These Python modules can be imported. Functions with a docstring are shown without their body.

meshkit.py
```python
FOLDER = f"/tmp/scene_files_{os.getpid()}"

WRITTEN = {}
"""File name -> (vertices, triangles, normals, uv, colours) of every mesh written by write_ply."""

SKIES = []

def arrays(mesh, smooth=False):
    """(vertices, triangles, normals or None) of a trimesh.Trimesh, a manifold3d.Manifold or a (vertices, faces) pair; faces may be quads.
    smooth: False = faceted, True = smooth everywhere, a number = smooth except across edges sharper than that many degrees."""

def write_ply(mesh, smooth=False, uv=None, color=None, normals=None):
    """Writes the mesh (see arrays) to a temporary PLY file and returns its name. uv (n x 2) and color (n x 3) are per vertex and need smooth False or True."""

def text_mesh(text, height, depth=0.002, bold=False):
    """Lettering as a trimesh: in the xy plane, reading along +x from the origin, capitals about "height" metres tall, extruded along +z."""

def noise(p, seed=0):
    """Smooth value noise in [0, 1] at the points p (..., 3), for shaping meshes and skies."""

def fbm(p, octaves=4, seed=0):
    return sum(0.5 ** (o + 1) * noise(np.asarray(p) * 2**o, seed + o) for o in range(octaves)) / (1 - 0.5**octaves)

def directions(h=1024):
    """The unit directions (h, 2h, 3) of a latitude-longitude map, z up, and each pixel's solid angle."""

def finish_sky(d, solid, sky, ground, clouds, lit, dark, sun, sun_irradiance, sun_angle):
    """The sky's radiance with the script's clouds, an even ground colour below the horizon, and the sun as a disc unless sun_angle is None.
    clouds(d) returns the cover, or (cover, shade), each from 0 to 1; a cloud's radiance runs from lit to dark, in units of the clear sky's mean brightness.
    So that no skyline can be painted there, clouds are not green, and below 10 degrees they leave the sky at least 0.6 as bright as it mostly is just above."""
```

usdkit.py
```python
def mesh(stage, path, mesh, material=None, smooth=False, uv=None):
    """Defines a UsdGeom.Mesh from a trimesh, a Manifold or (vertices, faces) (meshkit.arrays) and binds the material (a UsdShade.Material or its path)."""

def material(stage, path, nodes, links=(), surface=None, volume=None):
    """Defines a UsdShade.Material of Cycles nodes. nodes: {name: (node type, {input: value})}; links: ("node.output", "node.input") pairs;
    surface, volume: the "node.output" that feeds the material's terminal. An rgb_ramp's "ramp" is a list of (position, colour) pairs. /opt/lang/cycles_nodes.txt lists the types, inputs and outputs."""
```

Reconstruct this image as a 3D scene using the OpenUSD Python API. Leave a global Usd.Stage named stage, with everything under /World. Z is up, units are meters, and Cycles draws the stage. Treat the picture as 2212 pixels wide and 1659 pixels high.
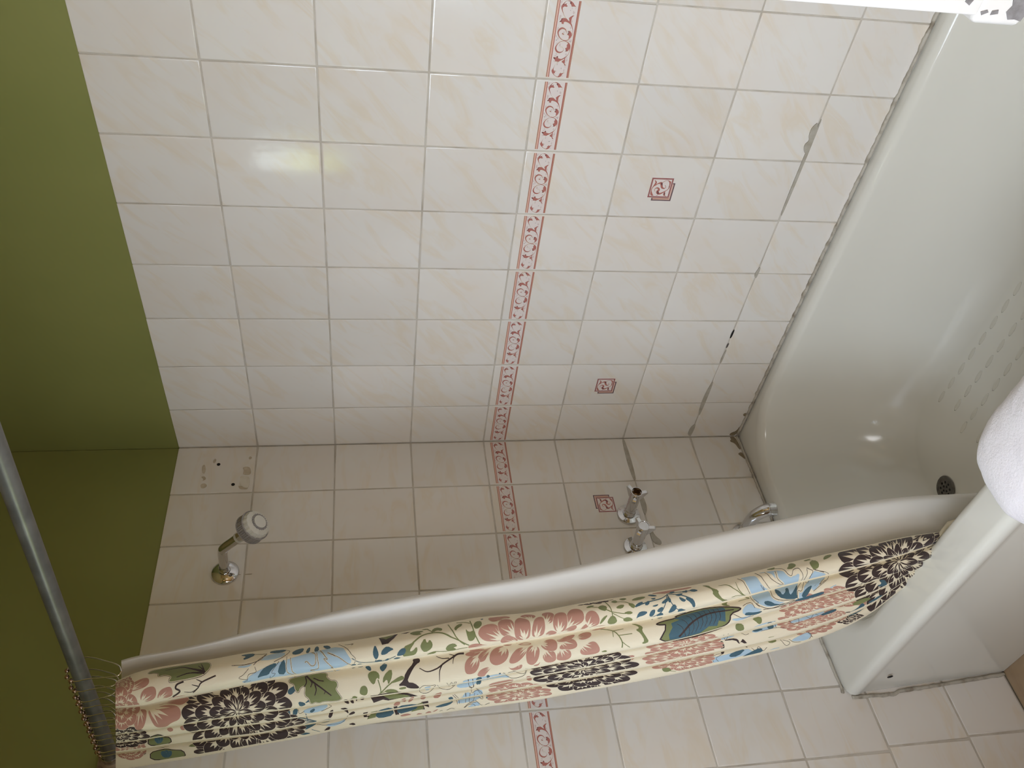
import math, random
import numpy as np, trimesh, usdkit, meshkit
from pxr import Usd, UsdGeom, UsdLux, UsdShade, Gf, Sdf, Vt
from shapely.geometry import Polygon, LineString, Point, box as sbox, MultiPolygon
from shapely.ops import unary_union
from shapely import affinity
import shapely

random.seed(7); RNG = np.random.default_rng(7)
stage = Usd.Stage.CreateInMemory()
UsdGeom.SetStageUpAxis(stage, 'Z'); UsdGeom.SetStageMetersPerUnit(stage, 1.0)
UsdGeom.Xform.Define(stage, '/World')

# ------------------------------------------------------------------ camera (the photograph lies on its side: its left is up)
EXPOSURE = -1.08
ZT = 1.97                                     # height of the tile top edge
EYE = np.array([-1.4727, -1.7427, ZT - 0.4795])
FWD = np.array([0.6860, 0.7066, -0.1738]); FWD /= np.linalg.norm(FWD)
RGT = np.array([-0.1276, -0.1183, -0.9847]); RGT -= FWD * (RGT @ FWD); RGT /= np.linalg.norm(RGT)
UPV = np.cross(RGT, FWD)
cam = UsdGeom.Camera.Define(stage, '/World/Camera')
cam.CreateHorizontalApertureAttr(36.0); cam.CreateFocalLengthAttr(36.0 * 1799.66 / 2212)
cam.CreateClippingRangeAttr(Gf.Vec2f(0.02, 200)); cam.CreateExposureAttr(EXPOSURE)
m4 = Gf.Matrix4d(*[float(v) for r in (np.r_[RGT, 0], np.r_[UPV, 0], np.r_[-FWD, 0], np.r_[EYE, 1]) for v in r])
cam.AddTransformOp().Set(m4)

# ------------------------------------------------------------------ light: daylight through the window beside the curtain, one small warm lamp
dome = UsdLux.DomeLight.Define(stage, '/World/Sky')
dome.CreateIntensityAttr(1.0)
usdkit.material(stage, '/World/Looks/sky', {
    'tc': ('texture_coordinate', {}), 'sep': ('separate_xyz', {}),
    'n': ('noise_texture', {'scale': 2.2, 'detail': 5.0}),
    'cl': ('rgb_ramp', {'ramp': [(0.0, (0, 0, 0)), (0.42, (0, 0, 0)), (0.66, (1, 1, 1)), (1, (1, 1, 1))]}),
    'sk': ('rgb_ramp', {'ramp': [(0.0, (0.16, 0.19, 0.10)), (0.49, (0.20, 0.24, 0.12)), (0.51, (0.80, 0.90, 1.0)), (1.0, (0.50, 0.68, 1.0))]}),
    'mr': ('map_range', {'from_min': -1.0, 'from_max': 1.0, 'to_min': 0.0, 'to_max': 1.0}),
    'up': ('math', {'math_type': 'greater_than', 'value2': 0.02}),
    'mu': ('math', {'math_type': 'multiply'}),
    'mx': ('mix', {'color2': (0.95, 0.97, 1.0)}),
    'bg': ('background_shader', {'strength': 1.0})},
    [('tc.generated', 'sep.vector'), ('tc.generated', 'n.vector'), ('sep.z', 'mr.value'), ('mr.result', 'sk.fac'),
     ('n.fac', 'cl.fac'), ('sep.z', 'up.value1'), ('up.value', 'mu.value1'), ('cl.color', 'mu.value2'), ('mu.value', 'mx.fac'),
     ('sk.color', 'mx.color1'), ('mx.color', 'bg.color')], surface='bg.background')
UsdShade.MaterialBindingAPI.Apply(dome.GetPrim()).Bind(UsdShade.Material.Get(stage, '/World/Looks/sky'))
def rect_light(name, pos, facing, w, h, power, color):
    """A frosted window pane lit by the day outside."""
    L = UsdLux.RectLight.Define(stage, f'/World/{name}')
    L.CreateWidthAttr(w); L.CreateHeightAttr(h); L.CreateIntensityAttr(power); L.CreateColorAttr(Gf.Vec3f(*color))
    z = -np.array(facing, float); z /= np.linalg.norm(z); x = np.cross([0, 0, 1.0], z); x /= np.linalg.norm(x); y = np.cross(z, x)
    L.AddTransformOp().Set(Gf.Matrix4d(*[float(v) for r in (np.r_[x, 0], np.r_[y, 0], np.r_[z, 0], np.r_[pos, 1]) for v in r])); return L
XL, YN, ZC = -1.95, -2.75, 2.55
W1Y0, W1Y1, W1Z0, W1Z1 = -1.95, -0.48, 0.80, 1.75        # window in the left wall: the main daylight
WX0, WX1, WZ0, WZ1 = -1.60, -1.285, 1.52, 1.93          # small window in the shower wall, left of the curtain (mirrored in the tiles)
W1M, W1ZC = -1.10, (W1Z0 + W1Z1) / 2                    # its mullion, between the pane under open sky and the pane before the garden trees
rect_light('SkyLight', (XL + .035, (W1M + W1Y1) / 2, W1ZC), (1, -0.45, -0.85), W1Y1 - W1M - .08, W1Z1 - W1Z0 - .1, 27.0, (0.72, 0.85, 1.0))
rect_light('GardenLight', (XL + .035, (W1Y0 + W1M) / 2, W1ZC), (1, -0.45, -0.55), W1M - W1Y0 - .08, W1Z1 - W1Z0 - .1, 25.0, (0.90, 0.90, 0.92))
lamp = UsdLux.SphereLight.Define(stage, '/World/LampLight')
lamp.CreateRadiusAttr(0.075); lamp.CreateIntensityAttr(11.0); lamp.CreateColorAttr(Gf.Vec3f(1.0, 0.58, 0.22))
lamp.AddTranslateOp().Set(Gf.Vec3d(-1.55, -2.2, 2.2))

# ------------------------------------------------------------------ helpers
used = {}
def numbered(path):
    n = used.get(path, 0); used[path] = n + 1
    return path if n == 0 else f'{path}_{n:03d}'
def tag(prim, label=None, cat=None, group=None, kind=None):
    for k, v in (('label', label), ('category', cat), ('group', group), ('kind', kind)):
        if v: prim.SetCustomDataByKey(k, v)
    return prim
def xform(name, parent='/World', **kw):
    p = UsdGeom.Xform.Define(stage, numbered(f'{parent}/{name}')).GetPrim(); return tag(p, **kw)
def pth(p): return p if isinstance(p, str) else str(p.GetPath())
def obj(name, mesh, mat, parent='/World', smooth=False, colors=None, **kw):
    path = numbered(f'{pth(parent)}/{name}')
    m = usdkit.mesh(stage, path, mesh, mat, smooth=smooth)
    if colors is not None:
        UsdGeom.PrimvarsAPI(m).CreatePrimvar('Col', Sdf.ValueTypeNames.Color3fArray, 'vertex').Set(Vt.Vec3fArray.FromNumpy(np.asarray(colors, np.float32)))
    return tag(m.GetPrim(), **kw)
def box(lo, hi):
    lo, hi = np.array(lo, float), np.array(hi, float)
    b = trimesh.creation.box(hi - lo); b.apply_translation((lo + hi) / 2); return b
def join(*ms): return trimesh.util.concatenate([m for m in ms if m is not None])
def frame_from(axis):
    a = np.array(axis, float); a /= np.linalg.norm(a)
    h = np.array([0, 0, 1.0]) if abs(a[2]) < 0.9 else np.array([1.0, 0, 0])
    u = np.cross(h, a); u /= np.linalg.norm(u); return np.array([u, np.cross(a, u), a])
def lathe(profile, origin, axis, n=48):
    """profile: (radius, height along the axis) points."""
    F = frame_from(axis); ang = np.linspace(0, 2 * np.pi, n, endpoint=False)
    pr = np.array(profile, float); V = []
    for r, h in pr:
        r = max(r, 1e-5); V.append(np.array(origin) + np.outer(np.cos(ang) * r, F[0]) + np.outer(np.sin(ang) * r, F[1]) + h * F[2])
    V = np.vstack(V); Q = []
    for k in range(len(pr) - 1):
        for i in range(n):
            j = (i + 1) % n; Q.append([k * n + i, k * n + j, (k + 1) * n + j, (k + 1) * n + i])
    Q = np.array(Q); f = np.vstack([Q[:, [0, 1, 2]], Q[:, [0, 2, 3]]])
    return trimesh.Trimesh(V, f, process=False)
def tube(points, radius, n=16, cap=True):
    P = np.array(points, float); r = np.full(len(P), radius) if np.ndim(radius) == 0 else np.array(radius)
    T = np.gradient(P, axis=0); T /= np.linalg.norm(T, axis=1, keepdims=True)
    u = frame_from(T[0])[0]; ang = np.linspace(0, 2 * np.pi, n, endpoint=False); V = []
    for p, t, ri in zip(P, T, r):
        u = u - t * (u @ t); u /= np.linalg.norm(u); w = np.cross(t, u)
        V.append(p + ri * (np.outer(np.cos(ang), u) + np.outer(np.sin(ang), w)))
    V = np.vstack(V); F = []
    for k in range(len(P) - 1):
        for i in range(n):
            j = (i + 1) % n; a, b, c, d = k * n + i, k * n + j, (k + 1) * n + j, (k + 1) * n + i; F += [[a, b, c], [a, c, d]]
    if cap:
        V = np.vstack([V, P[0], P[-1]]); c0, c1 = len(V) - 2, len(V) - 1; l = (len(P) - 1) * n
        for i in range(n):
            j = (i + 1) % n; F += [[c0, j, i], [c1, l + i, l + j]]
    return trimesh.Trimesh(V, np.array(F), process=False)
def bez(pts, n=24):
    """Catmull-Rom through the points."""
    P = np.array(pts, float); P = np.vstack([2 * P[0] - P[1], P, 2 * P[-1] - P[-2]]); out = []
    m = len(P) - 3
    for k in range(m):
        for t in np.linspace(0, 1, n, endpoint=(k == m - 1)):
            p0, p1, p2, p3 = P[k:k + 4]
            out.append(0.5 * (2 * p1 + (p2 - p0) * t + (2 * p0 - 5 * p1 + 4 * p2 - p3) * t * t + (3 * p1 - p0 - 3 * p2 + p3) * t ** 3))
    return np.array(out)
def rbox(lo, hi, r):
    lo, hi = np.array(lo, float), np.array(hi, float); pts = []
    for sx in (0, 1):
        for sy in (0, 1):
            for sz in (0, 1):
                q = trimesh.creation.icosphere(1, r); q.apply_translation([(lo[k] + r if not t else hi[k] - r) for k, t in enumerate((sx, sy, sz))]); pts.append(q.vertices)
    return trimesh.convex.convex_hull(np.vstack(pts))
def srgb(*c):
    c = np.array(c, float) / 255; return tuple(np.where(c < 0.04045, c / 12.92, ((c + 0.055) / 1.055) ** 2.4))
def look(name, base, rough=0.5, metal=0.0, extra=None, links=(), **p):
    nodes = {'p': ('principled_bsdf', {'base_color': tuple(base), 'roughness': rough, 'metallic': metal, **p})}
    nodes.update(extra or {})
    return usdkit.material(stage, f'/World/Looks/{name}', nodes, list(links), surface='p.BSDF')

# ------------------------------------------------------------------ materials
def tile_look(name, base, vein, shade, bump=0.02):
    return usdkit.material(stage, f'/World/Looks/{name}', {
        'g': ('geometry', {}), 'oi': ('object_info', {}),
        'mp': ('mapping', {'mapping_type': 'point', 'rotation': (0.5, 0.5, 0.0), 'scale': (1.0, 1.0, 1.0)}),
        'off': ('math', {'math_type': 'multiply', 'value2': 37.0}), 'cx': ('combine_xyz', {}),
        'add': ('vector_math', {'math_type': 'add'}),
        'st': ('mapping', {'mapping_type': 'point', 'rotation': (0.75, 0.0, 0.75), 'scale': (1.0, 1.0, 1.0)}),
        'sc': ('vector_math', {'math_type': 'multiply', 'vector2': (6.0, 6.0, 26.0)}),
        'n1': ('noise_texture', {'scale': 1.0, 'detail': 4.0, 'roughness': 0.55, 'distortion': 1.1}),
        'r1': ('rgb_ramp', {'ramp': [(0.0, (0, 0, 0)), (0.50, (0, 0, 0)), (0.60, (0.6, 0.6, 0.6)), (0.66, (1, 1, 1)), (0.74, (0.25, 0.25, 0.25)), (1, (0, 0, 0))]}),
        'n2': ('noise_texture', {'scale': 7.0, 'detail': 3.0}),
        'r2': ('rgb_ramp', {'ramp': [(0.0, (0, 0, 0)), (0.40, (0, 0, 0)), (0.68, (1, 1, 1)), (1, (1, 1, 1))]}),
        'm0': ('mix', {'color1': base, 'color2': shade}), 'm1': ('mix', {'color2': vein}),
        'k': ('math', {'math_type': 'multiply', 'value2': 0.34}), 'k2': ('math', {'math_type': 'multiply', 'value2': 0.45}),
        'rv': ('map_range', {'from_min': 0.0, 'from_max': 1.0, 'to_min': 0.955, 'to_max': 1.02}), 'mul': ('vector_math', {'math_type': 'multiply'}), 'cv': ('combine_xyz', {}),
        'nb': ('noise_texture', {'scale': 55.0, 'detail': 1.0}), 'b': ('bump', {'strength': 0.04, 'distance': 0.002}),
        'p': ('principled_bsdf', {'roughness': 0.10, 'ior': 1.5, 'specular_ior_level': 0.5})},
        [('g.position', 'add.vector1'), ('oi.random', 'off.value1'), ('off.value', 'cx.x'), ('off.value', 'cx.y'), ('off.value', 'cx.z'), ('cx.vector', 'add.vector2'),
         ('add.vector', 'st.vector'), ('st.vector', 'sc.vector1'), ('sc.vector', 'n1.vector'), ('n1.fac', 'r1.fac'), ('add.vector', 'n2.vector'), ('n2.fac', 'r2.fac'),
         ('r2.color', 'k2.value1'), ('k2.value', 'm0.fac'), ('m0.color', 'm1.color1'), ('r1.color', 'k.value1'), ('k.value', 'm1.fac'),
         ('oi.random', 'rv.value'), ('rv.result', 'cv.x'), ('rv.result', 'cv.y'), ('rv.result', 'cv.z'), ('m1.color', 'mul.vector1'), ('cv.vector', 'mul.vector2'), ('mul.vector', 'p.base_color'),
         ('g.position', 'nb.vector'), ('nb.fac', 'b.height'), ('b.normal', 'p.normal')], surface='p.BSDF')
TILE = tile_look('tile', (0.79, 0.757, 0.715), (0.74, 0.60, 0.40), (0.78, 0.70, 0.62))
FLOORTILE = tile_look('floor_tile', (0.36, 0.25, 0.15), (0.26, 0.17, 0.10), (0.31, 0.21, 0.13))
def noisy(name, base, dark, scale, rough, lo=0.4, hi=0.7, bump=0.0, **p):
    n = {'g': ('geometry', {}), 'n': ('noise_texture', {'scale': scale, 'detail': 5.0}),
         'r': ('rgb_ramp', {'ramp': [(0.0, base), (lo, base), (hi, dark), (1.0, dark)]}),
         'p': ('principled_bsdf', {'roughness': rough, **p})}
    l = [('g.position', 'n.vector'), ('n.fac', 'r.fac'), ('r.color', 'p.base_color')]
    if bump:
        n['b'] = ('bump', {'strength': 0.3, 'distance': bump}); l += [('n.fac', 'b.height'), ('b.normal', 'p.normal')]
    return usdkit.material(stage, f'/World/Looks/{name}', n, l, surface='p.BSDF')
GROUT = noisy('grout', (0.58, 0.535, 0.47), (0.42, 0.37, 0.30), 18.0, 0.85, 0.45, 0.75)
GROUT_LOW = noisy('grout_stained', (0.33, 0.27, 0.18), (0.22, 0.17, 0.10), 14.0, 0.8)
GREEN = noisy('green_paint', (0.262, 0.272, 0.088), (0.235, 0.252, 0.078), 4.0, 0.42, bump=0.0006)
WHITEPAINT = noisy('ceiling_paint', (0.50, 0.40, 0.17), (0.47, 0.37, 0.15), 3.0, 0.6)
SEALANT = noisy('sealant', (0.50, 0.465, 0.395), (0.24, 0.20, 0.145), 38.0, 0.5, 0.48, 0.70, 0.0008)
ENAMEL = look('bath_enamel', (0.76, 0.742, 0.675), 0.13, specular_ior_level=0.55)
CHROME = look('chrome', (0.66, 0.66, 0.67), 0.09, 1.0)
BRASSY = look('tap_inside', (0.34, 0.25, 0.16), 0.28, 1.0)
BLACK = look('black_hole', (0.01, 0.009, 0.008), 0.9)
RODMETAL = noisy('rod_metal', (0.20, 0.20, 0.19), (0.13, 0.13, 0.125), 22.0, 0.38, metallic=0.55)
WIRE = look('ring_wire', (0.75, 0.73, 0.70), 0.16, 1.0)
BEAD = look('ring_bead', (0.42, 0.30, 0.25), 0.22, 1.0)
HEADWHITE = look('shower_plastic', (0.62, 0.60, 0.54), 0.28)
HEADGREY = look('shower_grey_plastic', (0.30, 0.28, 0.27), 0.25)
DRAINM = noisy('drain_metal', (0.16, 0.15, 0.13), (0.09, 0.08, 0.07), 90.0, 0.45, metallic=0.5)
WOOD = noisy('white_gloss_paint', (0.90, 0.89, 0.88), (0.87, 0.86, 0.85), 9.0, 0.35)
RUST = noisy('bare_dark_metal', (0.10, 0.085, 0.075), (0.20, 0.18, 0.165), 120.0, 0.7)
SOCKET = noisy('rod_socket', (0.36, 0.27, 0.18), (0.20, 0.13, 0.08), 60.0, 0.6)
VCOL = usdkit.material(stage, '/World/Looks/printed_glaze', {'a': ('attribute', {'attribute': 'Col'}), 'p': ('principled_bsdf', {'roughness': 0.2})}, [('a.color', 'p.base_color')], surface='p.BSDF')
FRAMEWHITE = look('window_paint', (0.8, 0.8, 0.78), 0.4)
PANE = usdkit.material(stage, '/World/Looks/window_glass', {'t': ('transparent_bsdf', {'color': (0.96, 0.98, 0.97)}), 'g': ('glossy_bsdf', {'roughness': 0.02, 'color': (1, 1, 1)}), 'f': ('fresnel', {'IOR': 1.45}), 'm': ('mix_closure', {})},
    [('f.fac', 'm.fac'), ('t.BSDF', 'm.closure1'), ('g.BSDF', 'm.closure2')], surface='m.closure')

# ------------------------------------------------------------------ room shell
floor = xform('floor', kind='structure')
obj('slab', box((XL - .1, YN - .1, -0.12), (0.1, 0.12, -0.004)), GROUT_LOW, floor)
ceiling = obj('ceiling', box((XL - .1, YN - .1, ZC), (0.1, 0.12, ZC + 0.1)), WHITEPAINT, kind='structure')
CREAMWALL = noisy('far_tiling', (0.56, 0.37, 0.15), (0.50, 0.32, 0.12), 5.0, 0.2)
wall_left = xform('wall_left', kind='structure')
def holed(x0, x1, top):
    z0, z1 = (0, ZT) if not top else (ZT, ZC)
    if top: return join(box((x0, YN, ZT), (x1, W1Y0, ZC)), box((x0, W1Y1, ZT), (x1, .1, ZC)), box((x0, W1Y0, W1Z1), (x1, W1Y1, ZC)))
    return join(box((x0, YN, 0), (x1, W1Y0, ZT)), box((x0, W1Y1, 0), (x1, .1, ZT)), box((x0, W1Y0, 0), (x1, W1Y1, W1Z0)))
obj('plaster', holed(XL - .1, XL, True), GREEN, wall_left); obj('tiling', holed(XL - .1, XL, False), CREAMWALL, wall_left)
wall_front = xform('wall_front', kind='structure')
obj('plaster', box((XL - 0.1, YN - 0.1, ZT), (0.1, YN, ZC)), GREEN, wall_front); obj('tiling', box((XL - 0.1, YN - 0.1, 0), (0.1, YN, ZT)), CREAMWALL, wall_front)
wall_end = xform('wall_end', kind='structure')            # short wall at the near end of the bath
obj('plaster', box((-0.80, -1.74, 0), (0.0, -1.62, ZC)), CREAMWALL, wall_end)

def tile_mesh(a0, a1, z0, z1, plane, tilt=(0, 0), depth=0.005):
    """A pillow-edged tile. plane 'x': lies on the wall x = 0 and faces -x, a is y; 'y': on the wall y = 0, faces -y, a is x; 'z': floor."""
    ins, dep = (0.0035, 0.0010, 0.0002, 0.0), (0.0, 0.00022, 0.0011, depth)
    V, F = [], []
    ca, cz = (a0 + a1) / 2, (z0 + z1) / 2
    for i, d in zip(ins, dep):
        for a, z in ((a0 + i, z0 + i), (a1 - i, z0 + i), (a1 - i, z1 - i), (a0 + i, z1 - i)):
            dd = d + (tilt[0] * (a - ca) + tilt[1] * (z - cz) if d < depth else 0)
            V.append((dd, a, z) if plane == 'x' else (a, dd, z) if plane == 'y' else (a, z, -dd))
    F += [[0, 1, 2], [0, 2, 3]]
    for k in range(3):
        for i in range(4):
            j = (i + 1) % 4; a, b, c, d = 4 * k + i, 4 * k + j, 4 * k + 4 + j, 4 * k + 4 + i; F += [[a, d, c], [a, c, b]]
    F = np.array(F)
    t = trimesh.Trimesh(np.array(V), F, process=False)
    n = t.face_normals[0]
    want = {'x': (-1, 0, 0), 'y': (0, -1, 0), 'z': (0, 0, 1)}[plane]
    if n @ np.array(want) < 0: t = trimesh.Trimesh(np.array(V), F[:, ::-1], process=False)
    return t

PZ = 0.2
ZROW = [ZT - 0.0028] + [ZT - PZ * k for k in range(1, 10)] + [0.0]
YCOL = [0.0] + [-(0.1432 + 0.15036 * k) for k in range(0, 11)]
XCOL = [0.0] + [-0.151 * (k + 1) for k in range(0, 14)] ; XCOL = [x for x in XCOL if x > XL] + [XL]

# --- printed scroll strip (flat print of the glaze), in tile coordinates: u along the tile's width 0..1, v across the strip 0..1
def stroke(pts, wid, n=8):
    P = np.array(pts, float); W = np.array(wid, float)
    C = bez(np.c_[P, W], n); p, w = C[:, :2], np.maximum(C[:, 2], 0.01 if W.max() < 1 else 0.6)
    t = np.gradient(p, axis=0); t /= np.linalg.norm(t, axis=1, keepdims=True) + 1e-9; nn = np.c_[-t[:, 1], t[:, 0]]
    pol = Polygon(np.vstack([p + nn * w[:, None] / 2, (p - nn * w[:, None] / 2)[::-1]])).buffer(0)
    return pol
def strip_shapes():
    """Scroll ornament drawn in a 480 x 1540 sheet sheared like the strip; returns shapes in (u, v)."""
    S = []
    add = S.append
    add(stroke([(915, 130), (870, 70), (815, 25), (740, 25), (680, 85), (648, 150), (660, 225), (700, 320), (760, 390), (820, 450), (855, 530), (868, 620), (850, 690), (800, 755), (740, 795), (690, 797), (630, 770), (585, 710), (572, 640), (600, 585), (655, 553), (715, 572), (740, 620), (733, 655)],
               [4, 30, 22, 8, 24, 34, 16, 7, 14, 32, 16, 9, 8, 12, 16, 14, 14, 22, 30, 36, 34, 22, 8, 3], 7))
    add(Polygon([(690, 90), (720, 75), (755, 70), (735, 95), (765, 125), (735, 140), (700, 132), (660, 160), (640, 130)]))
    add(Polygon([(820, 30), (850, 35), (885, 75), (935, 130), (890, 122), (840, 130), (825, 90), (800, 60)]))
    add(Polygon([(590, 437), (625, 400), (635, 368), (690, 350), (740, 362), (800, 415), (832, 480), (770, 440), (720, 425), (690, 432), (680, 475), (640, 470), (640, 440)]))
    add(Polygon([(910, 292), (865, 290), (810, 325), (785, 350), (795, 400), (800, 450), (835, 480), (835, 400), (850, 340), (880, 305)]))
    add(Polygon([(770, 600), (815, 600), (845, 640), (850, 680), (820, 730), (775, 765), (790, 700), (750, 670), (780, 640)]))
    add(Polygon([(645, 665), (665, 645), (685, 665), (700, 680), (670, 682)]))
    add(stroke([(690, 800), (760, 825), (800, 880), (808, 950), (795, 1030), (760, 1095), (700, 1155), (640, 1190), (580, 1235), (510, 1310), (480, 1380), (455, 1440), (475, 1500), (520, 1545), (570, 1560), (620, 1535), (650, 1485), (705, 1455)],
               [12, 16, 36, 20, 8, 10, 22, 24, 9, 5, 12, 30, 18, 9, 20, 26, 22, 3], 7))
    add(stroke([(700, 805), (620, 825), (560, 880), (525, 950), (540, 1015), (590, 1045), (650, 1030), (680, 985), (660, 935), (620, 930)], [12, 10, 16, 28, 38, 34, 16, 7, 5, 9], 7))
    add(Polygon([(770, 850), (800, 900), (800, 960), (770, 1010), (715, 1020), (730, 990), (712, 955), (750, 930), (745, 890)]))
    add(Polygon([(470, 1160), (500, 1145), (535, 1150), (550, 1118), (575, 1130), (575, 1165), (640, 1180), (700, 1150), (640, 1200), (580, 1240), (510, 1235), (510, 1205)]))
    add(Polygon([(720, 1130), (690, 1190), (655, 1215), (640, 1240), (685, 1270), (700, 1310), (735, 1310), (705, 1270), (715, 1200)]))
    add(Polygon([(480, 1390), (490, 1430), (550, 1440), (500, 1455), (520, 1480), (480, 1495), (450, 1460), (445, 1420)]))
    add(Polygon([(620, 1450), (632, 1480), (700, 1460), (650, 1500), (600, 1545), (560, 1550), (600, 1510), (580, 1500), (615, 1480)]))
    dark = [Polygon([(690, 80), (725, 72), (700, 95), (650, 118)]), Polygon([(590, 437), (625, 405), (665, 405), (630, 425)]), Polygon([(636, 385), (640, 368), (670, 360), (660, 385)]),
            Polygon([(800, 28), (835, 40), (835, 80), (805, 60)]), Polygon([(750, 672), (775, 610), (800, 600), (790, 660)]), Polygon([(715, 1020), (730, 985), (722, 955), (745, 985), (740, 1015)]),
            Polygon([(470, 1165), (500, 1150), (520, 1190), (500, 1200)]), Polygon([(548, 1118), (570, 1125), (568, 1150), (545, 1148)])]
    dots = [Point(x, y).buffer(9, 3) for x, y in ((820, 200), (540, 797), (812, 810), (635, 1372))]
    def T(g):
        def f(xy):
            xl = 560 - 0.1494 * xy[:, 1]; w = 480 - 0.0162 * xy[:, 1]
            return np.c_[(xy[:, 1] - 10) / 1560.0, (xy[:, 0] - xl) / w]
        return shapely.transform(g, f)
    blotch = []
    r = np.random.default_rng(5)
    for _ in range(46):
        c = np.array([r.uniform(0.02, 0.98), r.choice([r.uniform(0.16, 0.28), r.uniform(0.28, 0.72), r.uniform(0.72, 0.84)])])
        k = 7; an = np.linspace(0, 2 * np.pi, k, endpoint=False); rr = r.uniform(0.4, 1.0, k)
        blotch.append(Polygon(np.c_[c[0] + 0.028 * rr * np.cos(an), c[1] + 0.05 * rr * np.sin(an)]))
    main = unary_union([T(s.buffer(-1.5)) for s in S]).simplify(0.002)
    return main, unary_union([T(d) for d in dark]), unary_union([T(d) for d in dots]), unary_union(blotch).intersection(sbox(0.0, 0.15, 1, 0.86))
MAIN, DARK, DOTS, BLOTCH = strip_shapes()
RED, DKRED, PEACH, BROWN = srgb(178, 112, 104), srgb(118, 74, 76), srgb(226, 186, 168), srgb(184, 136, 116)
FIELD, BLOT, DOTC, INK = srgb(228, 217, 213), srgb(212, 195, 190), srgb(120, 120, 138), srgb(112, 92, 96)
def strip_layers():
    white = MAIN.buffer(0.012)
    out = [(sbox(0.0, 0.0, 1, 0.045), BROWN), (sbox(0, 0.045, 1, 0.10), PEACH), (sbox(0, 0.10, 1, 0.135), RED), (sbox(0.0, 0.90, 1, 0.945), RED), (sbox(0.0, 0.945, 1, 1.0), BROWN)]
    free = sbox(0.0, 0.165, 1, 0.865)
    out += [(BLOTCH.difference(white), BLOT), (free.difference(white).difference(BLOTCH), FIELD), (MAIN.difference(DARK).intersection(sbox(-.02, .13, 1.02, .9)), RED), (MAIN.intersection(DARK), DKRED), (DOTS.difference(MAIN), DOTC)]
    return out
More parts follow.
